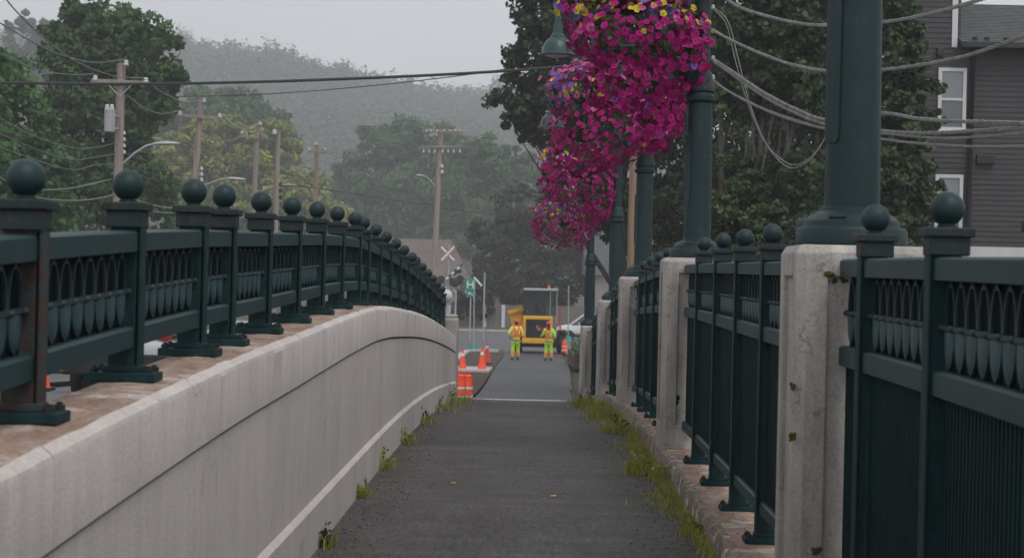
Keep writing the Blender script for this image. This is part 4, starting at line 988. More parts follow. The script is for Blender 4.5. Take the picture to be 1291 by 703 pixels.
tree('leafy_tree', 'dark thicket tree behind the birches between lamp posts', 'tree', 60, 1000,
     [(900, 60, 80, 90), (1000, 60, 90, 100), (1090, 80, 80, 100), (930, 190, 90, 80), (1030, 200, 90, 80), (880, 270, 80, 60), (1100, 220, 70, 90), (980, 300, 100, 50)], 35000, 0.133, L_DARK, seed=16, group=G3, zbase=RB, trunk_r=.25)
tree('riverbank_bush', 'low leafy bush on the riverbank behind the fence tops', 'bush', 34, 940, [(900, 270, 40, 30), (950, 280, 45, 30), (1000, 300, 50, 30), (930, 320, 60, 40), (1050, 330, 60, 40), (1130, 320, 50, 34)], 14000, 0.059, L_BANK, seed=17, zbase=RB, trunk_r=.06)
for i, (px, d) in enumerate(((-70, 60), (1330, 70))):
    tree('leafy_tree', ['green tree just outside the left picture edge', 'green tree just outside the right picture edge behind the house'][i], 'tree', d, px, [(px, 120, 90, 80), (px - 20, 200, 110, 80), (px + 20, 260, 100, 60)], 8750, 0.175, L_MID, seed=30 + i) if i == 0 else None

tree('low_bush', 'low dark bushes filling in beneath the maple behind the railing', 'bush', 105, 120, [(-20, 275, 60, 30), (50, 270, 60, 32), (120, 268, 60, 34), (190, 275, 55, 32), (240, 285, 50, 30)], 9000, .17, L_MID, seed=41, trunk_r=.08)
tree('low_bush', 'low pale bushes filling in beneath the yellow-green willow', 'bush', 190, 330, [(280, 285, 60, 30), (340, 290, 60, 32), (400, 310, 60, 30), (450, 330, 60, 26)], 9000, .28, L_MID, seed=42, trunk_r=.1)
# ================================================================ HILL + FOREST
def crest_px(px):
    return float(np.interp(px, [-400, -100, 0, 60, 130, 230, 290, 340, 380, 430, 480, 530, 580, 640, 720, 850, 1000, 1300, 1700], [60, 42, 45, 36, 50, 52, 56, 54, 66, 72, 88, 97, 106, 112, 136, 170, 190, 220, 240]))
HD = 1000.0
def hill_z(x, y):
    px = x / y * F + CX
    zc = P(px, crest_px(px) + 44, HD).z - 3
    q = (y - 500) / (HD - 500)
    n = 3.5 * math.sin(x * .021 + y * .013) + 2.5 * math.sin(x * .043 - y * .031 + 1)
    if q <= 1: s_ = sstep(max(0, q)) ; return -6 + (zc + 6) * (.35 * max(0, q) + .65 * s_) + n * min(1, max(0, q) * 2)
    return zc + (q - 1) * 6 + n
xs = list(np.arange(-420, 521, 12.0)); ys = list(np.arange(500, 1240, 16.0))
mb = MB(); mb.add([(x * (y / 620), y, hill_z(x * (y / 620), y)) for y in ys for x in xs], [(j * len(xs) + i, j * len(xs) + i + 1, (j + 1) * len(xs) + i + 1, (j + 1) * len(xs) + i) for j in range(len(ys) - 1) for i in range(len(xs) - 1)])
tag(mb.build('hill', M_LAND, smooth=80), kind='structure')
rng = np.random.default_rng(77); Vs = []; Ts = []; nC = 0
Cc = []; Oo = []; Tt = []
for k in range(3900):
    y = rng.uniform(520, 1090); px = rng.uniform(-60, 1000); x = (px - CX) / F * y
    if px > 700 and rng.random() < .75: continue
    z = hill_z(x, y); h = rng.uniform(10, 22); r = h * rng.uniform(.32, .48); n = 150
    if rng.random() < .25: h *= 1.15; r *= .6
    t0 = rng.uniform(.25, .75)
    d = rng.normal(size=(n, 3)); d /= np.linalg.norm(d, axis=1, keepdims=True); rad = rng.uniform(.6, 1.03, size=(n, 1))
    lump = 1 + .2 * np.sin(d[:, :1] * 6 + k) * np.sin(d[:, 2:] * 5 + k * 2)
    Cc.append(np.array([x, y, z + h * .62]) + d * rad * lump * np.array([r, r, h * .45])); Oo.append(d); Tt.append(np.clip(t0 + rng.normal(size=n) * .15, 0, 1))
V, Fq = leaves(rng, np.concatenate(Cc), 1.05, None, outward=np.concatenate(Oo), aspect=.8, ow=3.0)
me = np_mesh('hill_forest', V, Fq, [L_FOREST], np.concatenate(Tt)); tag(link_mesh('hill_forest', me), 'misty forest covering the far hillside', None, None, 'stuff')

# ================================================================ HOUSES
# charcoal house at right
D = 44.0; k_ = D / F
hb = P(1240, 330, D)
hs = thing('charcoal_house', 'charcoal clapboard house with white-framed windows and grey shingle roof at right', 'house', (hb.x, hb.y, ZC - 4.6))
def clap(x0, x1, z0, z1, y):
    mb = MB(); z = z0
    while z < z1:
        zz = min(z + .125, z1); mb.add([(x0, y - .018, z), (x1, y - .018, z), (x1, y - .003, zz), (x0, y - .003, zz), (x0, y, z), (x1, y, z)], [(0, 1, 2, 3), (4, 5, 1, 0)]); z = zz
    mb.box((x0, y, z0), (x1, y + .3, z1)); return mb
xl = P(1120, 100, D).x; xc = P(1204, 100, D).x; xr = xl + 13; ze = P(1250, 54, D).z; zt_ = P(1150, -70, D).z; zb_ = P(1250, 311, D).z
clap(xl, xc, zb_, zt_, D).build('gable_wall', M_SIDING, hs, fix=False)
clap(xc, xr, zb_, ze - .05, D).build('side_wall', M_SIDING, hs, fix=False)
mb = MB(); mb.box((xl, D + .05, ZC - 4.6), (xr, D + 9, zb_)); mb.build('foundation', M_TRIM, hs)
mb = MB(); mb.box((xl - .03, D - .04, zb_ - .5), (xr, D + .04, zb_ - .003)); mb.build('base_trim', M_TRIM, hs)
a = P(1200, 0, D); b_ = P(1204, 60, D)
mb = MB(); mb.box((P(1200, 30, D).x, D - .05, P(1203, 60, D).z), (P(1207, 30, D).x, D + .02, zt_)); mb.build('corner_trim', M_TRIM, hs)
mb = MB(); mb.box((xc - .06 + .09, D + .02, ze - .2), (xc + .02 + .1, D + 4, zt_)); mb.build('gable_return', M_SIDING, hs)
yb = D + 3.2; zr = P(1250, 11, yb).z + .1
mb = MB(); x0_, x1_ = xc + .06, xr
vs = [(x0_, D - .35, ze - .04), (x1_, D - .35, ze - .04), (x1_, yb, zr), (x0_, yb, zr), (x0_, D - .35, ze - .12), (x1_, D - .35, ze - .12), (x1_, yb, zr - .1), (x0_, yb, zr - .1)]
mb.add(vs, [(0, 1, 2, 3), (4, 7, 6, 5), (0, 4, 5, 1), (1, 5, 6, 2), (2, 6, 7, 3), (3, 7, 4, 0)])
n = 26
for i in range(n):                                     # shingle courses
    q0, q1 = i / n, (i + 1) / n
    y0, z0 = D - .35 + (yb - D + .35) * q0, ze - .04 + (zr - ze + .04) * q0; y1, z1 = D - .35 + (yb - D + .35) * q1, ze - .04 + (zr - ze + .04) * q1
    mb.add([(x0_, y0, z0 + .022), (x1_, y0, z0 + .022), (x1_, y1, z1 + .004), (x0_, y1, z1 + .004), (x0_, y0, z0), (x1_, y0, z0)], [(0, 1, 2, 3), (4, 5, 1, 0)])
rf = mb.build('roof', M_SHINGLE, hs, fix=False)
mb = MB(); mb.add([(x0_, yb, zr - .1), (x1_, yb, zr - .1), (x1_, yb + 4, ze - 1), (x0_, yb + 4, ze - 1)], [(0, 1, 2, 3)]); mb.build('roof_back', M_SHINGLE, hs)
mb = MB(); mb.box((x0_, D - .46, ze - .17), (x1_, D - .34, ze - .05)); mb.build('gutter', M_DARKMETAL, hs)
for px in (1228, 1243, 1267):
    mb = MB(); c = P(px, 49, D - .1); mb.box((c.x - .04, D - .3, ze - .02), (c.x + .04, D - .1, ze + .10)); mb.build('snow_guard', M_DARKMETAL, hs)
mb = MB(); pts = [Vector((P(1226, 60, D).x, D - .40, ze - .12)), Vector((P(1226, 66, D).x, D - .09, ze - .38)), Vector((P(1224, 70, D).x, D - .09, zb_ - .2))]; mb.tube(pts, .055, 8); mb.build('downpipe', M_DARKMETAL, hs, smooth=50)
for (px, py, w_, h_) in ((1185, 66, 8, 10), (1242, 201, 22, 11)):
    mb = MB(); c = P(px, py, D - .05); mb.box((c.x - w_ / 2 * k_, D - .12, c.z - h_ / 2 * k_), (c.x + w_ / 2 * k_, D - .01, c.z + h_ / 2 * k_)); mb.build('wall_vent', M_DARKMETAL, hs, bevel=.01)
def window(par, cx, cz, w_, h_, y):
    mb = MB(); f = .085
    mb.box((cx - w_ / 2, y - .06, cz - h_ / 2), (cx - w_ / 2 + f, y - .02, cz + h_ / 2)); mb.box((cx + w_ / 2 - f, y - .06, cz - h_ / 2), (cx + w_ / 2, y - .02, cz + h_ / 2))
    mb.box((cx - w_ / 2 + f, y - .058, cz + h_ / 2 - f), (cx + w_ / 2 - f, y - .02, cz + h_ / 2)); mb.box((cx - w_ / 2 + f, y - .058, cz - h_ / 2), (cx + w_ / 2 - f, y - .02, cz - h_ / 2 + f))
    mb.box((cx - w_ / 2 + f, y - .05, cz - .03), (cx + w_ / 2 - f, y - .02, cz + .03))
    fr = mb.build('window', M_TRIM, par)
    mb = MB(); mb.box((cx - w_ / 2 + f, y - .028, cz - h_ / 2 + f), (cx + w_ / 2 - f, y - .022, cz - .03)); mb.build('pane', M_GLASSLOW, fr)
    mb = MB(); mb.box((cx - w_ / 2 + f, y - .028, cz + .03), (cx + w_ / 2 - f, y - .022, cz + h_ / 2 - f)); mb.build('pane', M_WINGLASS, fr)
    mb = MB(); mb.box((cx - w_ / 2 - .05, y - .11, cz - h_ / 2 - .05), (cx + w_ / 2 + .05, y - .02, cz - h_ / 2)); mb.build('sill', M_TRIM, fr)
for (x0, x1, y0, y1) in ((1182, 1217.5, 86, 165), (1178, 1213, 220, 300)):
    c = P((x0 + x1) / 2, (y0 + y1) / 2, D); window(hs, c.x, c.z, (x1 - x0) * k_, (y1 - y0) * k_, D)
# brown-roofed house behind the railway sign
D = 165.0; k_ = D / F
hb = P(545, 395, D); h2 = thing('brown_roof_house', 'long low house with wide brown roof behind the railway crossing sign', 'house', (hb.x, hb.y, ZC - 4.0))
xa, xb = P(480, 330, D).x, P(594, 340, D).x; zr = P(540, 300, D).z; ze = P(540, 347, D).z
mb = MB(); mb.box((xa + .3, D, ZC - 4.1), (xb - .5, D + 10, ze)); mb.build('wall', M_HOUSEWALL, h2)
mb = MB(); x2 = P(566, 302, D).x
vs = [(xa - .3, D - .6, ze - .2), (xb, D - .6, ze - .2), (x2, D + 5, zr), (xa - .3, D + 5, zr), (xb, D + 10.6, ze - .2), (xa - .3, D + 10.6, ze - .2)]
mb.add(vs, [(0, 1, 2, 3), (3, 2, 4, 5), (1, 4, 2), (0, 3, 5), (0, 5, 4, 1)]); mb.build('roof', M_ROOFBROWN, h2)
for px in (505, 530, 556, 580):
    c = P(px, 362, D); window(h2, c.x, c.z, 1.1, 1.2, D)
# pale gable house between far lamp posts
D = 160.0; k_ = D / F
hb = P(765, 395, D); h3 = thing('pale_house', 'beige gabled house glimpsed between the two farthest lamp posts', 'house', (hb.x, hb.y, ZC - 4.0))
c = P(752, 322, D); mb = MB(); xa, xb = c.x - .6, c.x + 8; zp = c.z; ze = P(752, 345, D).z
mb.box((xa, D, ZC - 4.1), (xb, D + 8, ze)); mb.build('wall', M_HOUSEWALL, h3)
mb = MB(); mb.add([(xa - .4, D - .5, ze - .1), (xb, D - .5, ze - .1), (xb, D + 4, zp + 2.4), (xa - .4, D + 4, zp + 2.4), (xb, D + 8.5, ze - .1), (xa - .4, D + 8.5, ze - .1)], [(0, 1, 2, 3), (3, 2, 4, 5), (0, 3, 5), (1, 4, 2)]); mb.build('roof', M_SHINGLE, h3)
# board fence with pale posts
D = 150.0
fb = P(640, 415, D); bf = thing('board_fence', 'long grey board fence with pale posts across the far side of the road', 'fence', (fb.x, fb.y, ZC - 4.0))
x0, x1 = P(480, 400, D).x, P(900, 400, D).x; x = x0; mb = MB(); rr = random.Random(8)
zt = P(640, 384, D).z
while x < x1:
    mb.box((x, D + rr.uniform(0, .02), ZC - 4.1), (x + .19, D + .03, zt + rr.uniform(-.05, .05))); x += .2
mb.build('boards', M_FENCEWOOD, bf)
for px in (566, 611, 634.5, 690, 760, 820):
    mb = MB(); c = P(px, 395, D); mb.box((c.x - .14, D - .12, ZC - 4.1), (c.x + .14, D, P(px, 384 if px != 611 else 383, D).z)); mb.build('fence_post', M_TRIM, bf)

# ================================================================ TRAFFIC CONES, DRUMS, SIGNS
def cone(label, px, py, d, h, group='orange traffic cones at the roadworks'):
    b = P(px, py, d); t = thing('traffic_cone', label, 'traffic cone', b, group)
    mb = MB(); w_ = h * .26; mb.box((-w_, -w_, 0), (w_, w_, .04)); mb.build('base', M_BLACK, t, local=True, bevel=.01)
    mb = MB(); mb.lathe((0, 0, 0), [(w_ * .82, .04), (w_ * .75, .06), (h * .035, h), (h * .02, h)], 20); mb.build('body', M_ORANGE, t, local=True, smooth=40)
    f = lambda q: w_ * .75 + (h * .035 - w_ * .75) * (q * h - .06) / (h - .06) + .004
    mb = MB(); mb.lathe((0, 0, 0), [(f(.70), .70 * h), (f(.84), .84 * h)], 20); mb.build('collar', M_WHITE, t, local=True, smooth=40)
    return t
cone('orange cone nearest the parapet end, left on the concrete slab', 583, 467, 63, .72)
cone('orange cone at the front right corner of the concrete slab', 607.5, 467, 63, .78)
cone('orange cone just behind another on the edge of the soil bed', 613.5, 458, 68, .80)
cone('orange cone on the road glimpsed under the leftmost railing', 50, 492, 20, .55)
cone('orange cone farther along the road under the leftmost railing', 70, 470, 27, .5)
def drum(label, px, py, d, h, r):
    b = P(px, py, d); t = thing('traffic_drum', label, 'traffic drum', b, 'orange traffic drums')
    mb = MB(); mb.lathe((0, 0, 0), [(r * 1.12, 0), (r * 1.12, h * .06), (r, h * .08), (r * .97, h * .34), (r * .93, h * .36), (r * .92, h * .64), (r * .87, h * .66), (r * .85, h * .93), (r * .7, h * .97), (0, h * .98)], 24); mb.build('body', M_ORANGE, t, local=True, smooth=30)
    for q, rr_ in ((.2, .99), (.5, .93)):
        mb = MB(); mb.lathe((0, 0, 0), [(r * rr_ + .004, h * (q - .04)), (r * rr_ + .002, h * (q + .04))], 24); mb.build('band', M_WHITE, t, local=True, smooth=40)
    mb = MB(); mb.tube([(-r * .3, 0, h * .96), (-r * .3, 0, h * 1.08), (r * .3, 0, h * 1.08), (r * .3, 0, h * .96)], .015, 6); mb.build('handle', M_ORANGE, t, local=True)
drum('short orange drum with white bands against the end of the parapet', 580, 506, 34, .52, .115)
drum('short orange drum with white bands beside the footpath, nearer the pale strip', 588.5, 506, 35, .53, .115)
drum('orange drum beside the right-hand worker and planter', 711.5, 444, 92, .62, .15)
def basesign(label, px, py, ptop, d):
    b = P(px, py, d); t = thing('portable_sign', label, 'road sign', b, 'portable signs on teal bases')
    mb = MB(); mb.lathe((0, 0, 0), [(.26, 0), (.26, .05), (.2, .14), (.16, .30), (.1, .34), (0, .34)], 16); mb.build('base', M_TEAL, t, local=True, smooth=40)
    top = P(px + 1, ptop, d); mb = MB(); mb.tube([b + Vector((0, 0, .3)), top], .035, 8); mb.build('mast', M_GREYMETAL, t, smooth=50)
    return t, top, b
t, top, b = basesign('thin portable sign on a teal base seen edge-on, left in the soil bed', 597, 441, 352, 96)
mb = MB(); mb.beam(P(597.5, 349, 96), P(607.5, 360, 96), .05, .11); mb.build('sign_edge', M_SIGNWHITE, t)
t, top, b = basesign('thin pole on a teal base beside the planter at right', 716, 432, 360, 96)
# slim bare poles
def slim(label, px, y0, y1, d, r=.05, m=M_GREYMETAL, nm='slim_pole'):
    a = P(px, y1, d); a.z = ZC - 4.05; t = P(px, y0, d); mb = MB(); mb.tube([a, Vector((a.x, a.y, t.z))], r, 8); mb.lathe((a.x, a.y, t.z), [(r * 1.4, 0), (r * 1.4, .05), (0, .08)], 8)
    return tag(mb.build(nm, m, smooth=50), label, 'pole', 'slim poles beyond the crossing')
slim('slim grey pole right of the green hospital sign', 609.5, 345, 415, 118, .055)
slim('slim grey pole above the white car, near the lamp post', 738.5, 358, 415, 118, .05)
slim('pale short pole left of the hospital sign, by the parapet end', 573.5, 368, 415, 118, .07)
# hospital sign
D = 118.0; k_ = D / F
b = P(592.5, 412, D); b.z = ZC - 4.0; t = thing('hospital_sign', 'green hospital sign with white H and small arrow plate beneath', 'road sign', b)
mb = MB(); mb.tube([b, Vector((b.x, b.y, P(592.5, 352, D).z))], .05, 8); mb.build('post', M_GREYMETAL, t, smooth=50)
c = P(593, 358.5, D - .07); mb = MB(); mb.box((c.x - .34, c.y - .02, c.z - .37), (c.x + .34, c.y + .02, c.z + .37)); mb.build('panel', M_TEAL, t, bevel=.02)
mb = MB()
mb.box((c.x - .22, c.y - .035, c.z - .24), (c.x - .13, c.y - .022, c.z + .24)); mb.box((c.x + .13, c.y - .035, c.z - .24), (c.x + .22, c.y - .022, c.z + .24)); mb.box((c.x - .13, c.y - .034, c.z - .045), (c.x + .13, c.y - .022, c.z + .045)); mb.build('letter_h', M_SIGNWHITE, t)
c2 = P(593.5, 370.5, D - .07); mb = MB(); mb.box((c2.x - .29, c2.y - .02, c2.z - .2), (c2.x + .29, c2.y + .02, c2.z + .2)); mb.build('arrow_plate', M_TEAL, t, bevel=.015)
mb = MB(); y_ = c2.y - .03; mb.beam((c2.x + .18, y_, c2.z - .06), (c2.x - .14, y_, c2.z + .07), .02, .05); mb.beam((c2.x - .17, y_, c2.z + .085), (c2.x - .02, y_ - .003, c2.z + .10), .02, .045); mb.beam((c2.x - .17, y_ - .002, c2.z + .085), (c2.x - .09, y_ - .002, c2.z - .05), .02, .045); mb.build('arrow', M_SIGNWHITE, t)
# railway crossing signal
D = 128.0
b = P(564, 415, D); b.z = ZC - 4.0; t = thing('railway_signal', 'railway crossing signal mast with red and white crossbuck and dark round lights', 'railway signal', b)
mb = MB(); mb.tube([b, Vector((b.x, b.y, P(564, 308, D).z))], .06, 8); mb.build('mast', M_GREYMETAL, t, smooth=50)
for i, ((xa, ya), (xb, yb_)) in enumerate((((555.5, 310), (573.5, 329)), ((573.5, 310), (555.5, 329)))):
    mb = MB(); p, q = P(xa, ya, D - .1 - .03 * i), P(xb, yb_, D - .1 - .03 * i); mb.beam(p, q, .02, .27, Vector((0, 0, 1))); bl = mb.build('crossbuck_blade', M_SIGNRED, t)
    mb = MB(); dv = (q - p).normalized(); mb.beam(p + dv * .06 + Vector((0, -.012, 0)), q - dv * .06 + Vector((0, -.012, 0)), .02, .15, Vector((0, 0, 1))); mb.build('white_band', M_SIGNWHITE, bl)
for px, py in ((556, 352), (572, 356)):
    mb = MB(); c = P(px, py, D - .15); mb.lathe(c, [(0, -.1), (.23, -.1), (.28, -.06), (.28, 0), (.15, .12), (0, .15)], 20, 'y'); mb.build('light_disc', M_BLACK, t, smooth=40)
mb = MB(); mb.beam(P(556, 353, D - .05), P(573, 356, D - .05), .05, .05); mb.build('light_bar', M_GREYMETAL, t)
mb = MB(); p, q = P(562, 352, D - .3), P(583, 333, D - .3)
for i in range(6): mb.mi = i % 2; mb.beam(p + (q - p) * i / 6, p + (q - p) * (i + 1) / 6, .04, .14)
mb.build('gate_arm', [M_SIGNWHITE, M_BLACK], t)
# white rounded tank at the railing end
D = 100.0; c = P(563.5, 373, D); t = thing('white_tank', 'off-white rounded tank just behind the far end of the railing', 'tank', (c.x, c.y, ZC - 3.95))
mb = MB(); mb.ball(c, .36, 20, 14, (.85, 1.2, 1.0)); mb.build('shell', M_TANK, t, smooth=60)
mb = MB(); mb.tube([Vector((c.x, c.y, ZC - 3.95)), Vector((c.x, c.y, c.z - .3))], .10, 10); mb.lathe((c.x, c.y, ZC - 3.95), [(.4, 0), (.4, .08), (.1, .12)], 12); mb.build('stand', M_GREYMETAL, t, smooth=40)

# planter with plants at right
s_ = 74; D = 78
c = B(1.85, 76, path_z(76)); pl = thing('planter', 'brown timber planter with greenery beside the right-hand worker', 'planter', c)
mb = MB()
for z in (0, .2, .4):
    mb.box((1.55, 70, z + .004), (1.61, 84, z + .19), lambda x, y, q: B(x, y, path_z(y) + q)); mb.box((2.9, 70, z + .004), (2.96, 84, z + .19), lambda x, y, q: B(x, y, path_z(y) + q))
    mb.box((1.612, 70, z + .004), (2.898, 70.06, z + .19), lambda x, y, q: B(x, y, path_z(y) + q)); mb.box((1.612, 83.94, z + .004), (2.898, 84, z + .19), lambda x, y, q: B(x, y, path_z(y) + q))
mb.build('boards', M_PLANTER, pl)
mb = MB(); mb.box((1.615, 70.07, .3), (2.895, 83.9, .5), lambda x, y, q: B(x, y, path_z(y) + q)); mb.build('soil', M_SOIL, pl)
rng = np.random.default_rng(5); n = 2200
pc = np.array([list(B(rng.uniform(1.65, 2.9), y, path_z(y) + .5 + abs(rng.normal()) * .22) - c) for y in rng.uniform(70.2, 83.8, n)])
V, Fq = leaves(rng, pc, .06, None); link_mesh('greenery', np_mesh('greenery', V, Fq, [L_MAPLE], rng.uniform(0, 1, n)), pl)
# ================================================================ VEHICLES
def car(label, loc, rotz, paint, kind='sedan', group=None):
    t = thing('car', label, 'car', loc, group, rotz)
    if kind == 'sedan': st = [(-2.25, .62, .42, .62), (-2.1, .80, .25, .80), (-1.5, .88, .22, .93), (-.5, .90, .20, .95), (.6, .90, .20, .95), (1.3, .88, .22, .90), (2.0, .80, .25, .74), (2.2, .64, .38, .62)]; gh = [(-1.75, .68, .93), (-1.05, .60, 1.38), (-.1, .62, 1.45), (.55, .60, 1.38), (1.25, .70, .93)]
    else: st = [(-2.3, .70, .55, .85), (-2.2, .86, .45, 1.0), (-1.5, .93, .28, 1.08), (.5, .93, .28, 1.08), (1.3, .92, .30, 1.04), (2.05, .85, .34, .95), (2.3, .68, .45, .72)]; gh = [(-2.1, .76, 1.06), (-1.7, .70, 1.66), (-.4, .72, 1.74), (.45, .70, 1.66), (1.2, .80, 1.06)]
    mb = MB(); rings = []
    for y, hw, zb, zt in st:
        zm = zb + (zt - zb) * .55
        rings.append([Vector(p) for p in ((-hw * .86, y, zb), (hw * .86, y, zb), (hw, y, zb + .12), (hw, y, zm), (hw * .93, y, zt - .05), (hw * .8, y, zt), (-hw * .8, y, zt), (-hw * .93, y, zt - .05), (-hw, y, zm), (-hw, y, zb + .12))])
    mb.loft(rings); b = mb.build('body', paint, t, local=True, smooth=30); sb = b.modifiers.new('sub', 'SUBSURF'); sb.levels = 2; sb.render_levels = 2
    zr = max(g[2] for g in gh); zs = gh[0][2]
    mb = MB(); rings = []
    for y, hw, z in gh: rings.append([Vector(p) for p in ((-hw - .10, y * 1.03, zs - .05), (hw + .10, y * 1.03, zs - .05), (hw, y, z), (-hw, y, z))])
    mb.loft(rings); mb.build('cabin_glass', M_GLASS, t, local=True, smooth=30)
    mb = MB(); rings = [[Vector(p) for p in ((-hw - .02, y, z - .015), (hw + .02, y, z - .015), (hw - .04, y, z + .045), (-hw + .04, y, z + .045))] for y, hw, z in gh[1:-1]]
    mb.loft(rings); mb.build('roof_panel', paint, t, local=True, smooth=40)
    mb = MB()
    for sx in (-1, 1):
        for (y0, h0, z0), (y1, h1, z1) in ((gh[0], gh[1]), (gh[-1], gh[-2])): mb.beam((sx * (h0 + .06), y0 * 1.02, z0), (sx * (h1 + .005), y1, z1 + .01), .06, .06)
        mb.beam((sx * (gh[2][1] + .11), -.1, zs - .03), (sx * (gh[2][1] + .01), -.1, zr), .05, .08)
    mb.build('roof_pillar', paint, t, local=True)
    for sx in (-1, 1):
        for y in (-1.4, 1.35):
            mb = MB(); mb.lathe((sx * .80, y, .33), [(.20, -.11), (.31, -.11), (.335, -.08), (.335, .08), (.31, .11), (.20, .11)], 28, 'x'); w_ = mb.build('wheel', M_BLACK, t, local=True, smooth=40)
            mb = MB(); mb.lathe((sx * .80, y, .33), [(0, -.09), (.2, -.1), (.2, .1), (0, .09)], 20, 'x'); mb.build('rim', M_GREYMETAL, w_, local=True, smooth=40)
        mb = MB(); mb.ball((sx * .62, -2.12 if kind == 'sedan' else -2.2, .70 if kind == 'sedan' else 1.02), .12, 12, 8, (1.2, .5, .8)); mb.build('tail_light', M_TAIL, t, local=True, smooth=60)
        mb = MB(); mb.ball((sx * .62, 2.05, .62 if kind == 'sedan' else .76), .13, 12, 8, (1.2, .6, .7)); mb.build('headlight', M_HEADL, t, local=True, smooth=60)
        mb = MB(); mb.ball((sx * 1.0, .75, zs + .06), .11, 10, 8, (.9, .5, .7)); mb.build('mirror', paint, t, local=True, smooth=60)
    mb = MB(); mb.box((-.90 if kind == 'suv' else -.78, -2.36 if kind == 'suv' else -2.28, .40 if kind == 'suv' else .24), (.90 if kind == 'suv' else .78, -2.0, .72 if kind == 'suv' else .42)); mb.box((-.78, 2.0, .22), (.78, 2.2, .40)); mb.box((-.66, -2.0, .19), (.66, 2.0, .33)); mb.build('dark_bumper', M_BLACK, t, local=True, bevel=.03)
    mb = MB(); mb.box((-.26, -2.33, .80), (.26, -2.22, .92)); mb.build('number_plate', M_WHITE, t, local=True)
    return t
def on_road(t, s): return B(t, s, path_z(s) - .012)
def rot(s): return -TH
car('silver car on the carriageway seen from behind, half hidden by the leftmost railing', on_road(-6.2, 29.6), rot(0), M_SILVERCAR, 'suv')
car('silver car farther ahead on the carriageway, glimpsed under the railing', on_road(-5.6, 36), rot(0), M_SILVERCAR)
car('white car farthest ahead on the carriageway, glimpsed under the railing crest', on_road(-5.4, 46), rot(0), M_WHITECAR, 'suv')
c = P(743, 416, 124); c.z = path_z(124) - .01
car('white car with dark windows parked beyond the planter at right', c, R(90), M_WHITECAR, 'suv')

# ---- compact dumper
D = 96.0
b = P(681, 444, D); b.z = path_z(96) - .01
ld = thing('dumper', 'yellow compact dumper facing the workers, glass cab on top and skip at left', 'dumper', b)
def lb(name, boxes, m, par=ld, bevel=.0, smooth=None):
    mb = MB()
    for a, c in boxes: mb.box(a, c)
    return mb.build(name, m, par, local=True, bevel=bevel, smooth=smooth)
hood = lb('engine_hood', [((-.95, 0, .78), (.62, 1.3, 1.98))], M_MACHYEL, bevel=.07)
lb('grille', [((-.78, -.03, .84), (.47, .02, 1.80))], M_GRILLE, hood, bevel=.02)
mb = MB()
for i in range(14): mb.box((-.74, -.045, .90 + i * .06), (.43, -.031, .925 + i * .06))
mb.build('grille_slats', M_BLACK, hood, local=True)
mb = MB(); y_ = -.06
for (x0, z0, x1, z1) in ((-.08, 1.48, .03, 1.20), (.03, 1.20, .12, 1.40), (.12, 1.40, .21, 1.20), (.21, 1.20, .32, 1.48)): mb.beam((x0, y_, z0), (x1, y_, z1), .02, .07)
mb.build('emblem', M_TAIL, hood, local=True)
mb = MB()
for (x0, z0, x1, z1) in ((-.21, 1.48, -.10, 1.20), (-.10, 1.20, -.04, 1.34)): mb.beam((x0, y_, z0), (x1, y_, z1), .02, .06)
mb.build('emblem_light_strokes', M_GREYMETAL, hood, local=True)
lb('lower_frame', [((-.98, -.05, .52), (.68, .25, .79))], M_MACHYEL, bevel=.04)
lb('chassis', [((-.93, .3, .32), (.86, 3.6, .80))], M_BLACK)
cab = lb('cab_frame', [((-.90, .1, 1.98), (-.83, .17, 3.28)), ((.50, .1, 1.98), (.55, .17, 3.28)), ((-.90, 1.4, 1.98), (-.83, 1.48, 3.28)), ((.76, 1.4, 1.98), (.83, 1.48, 3.28)), ((-.83, .1, 1.98), (.50, .17, 2.06))], M_GRILLE, bevel=.01)
lb('cab_roof', [((-.95, -.05, 3.28), (.88, 1.55, 3.42))], M_GREYMETAL, cab, bevel=.04)
lb('cab_corner_post', [((.46, .06, 2.0), (.50, .10, 3.28)), ((.79, .3, 1.60), (.85, .36, 3.27))], M_GREYMETAL, cab)
lb('windscreen', [((-.83, .12, 2.07), (.49, .135, 3.27))], M_CABGLASS, cab)
lb('side_window', [((-.875, .18, 2.0), (-.86, 1.39, 3.27))], M_CABGLASS, cab); lb('side_window', [((.55, .25, 2.0), (.565, 1.39, 3.27))], M_CABGLASS, cab)
lb('rear_window', [((-.83, 1.43, 2.0), (.76, 1.445, 3.27))], M_CABGLASS, cab)
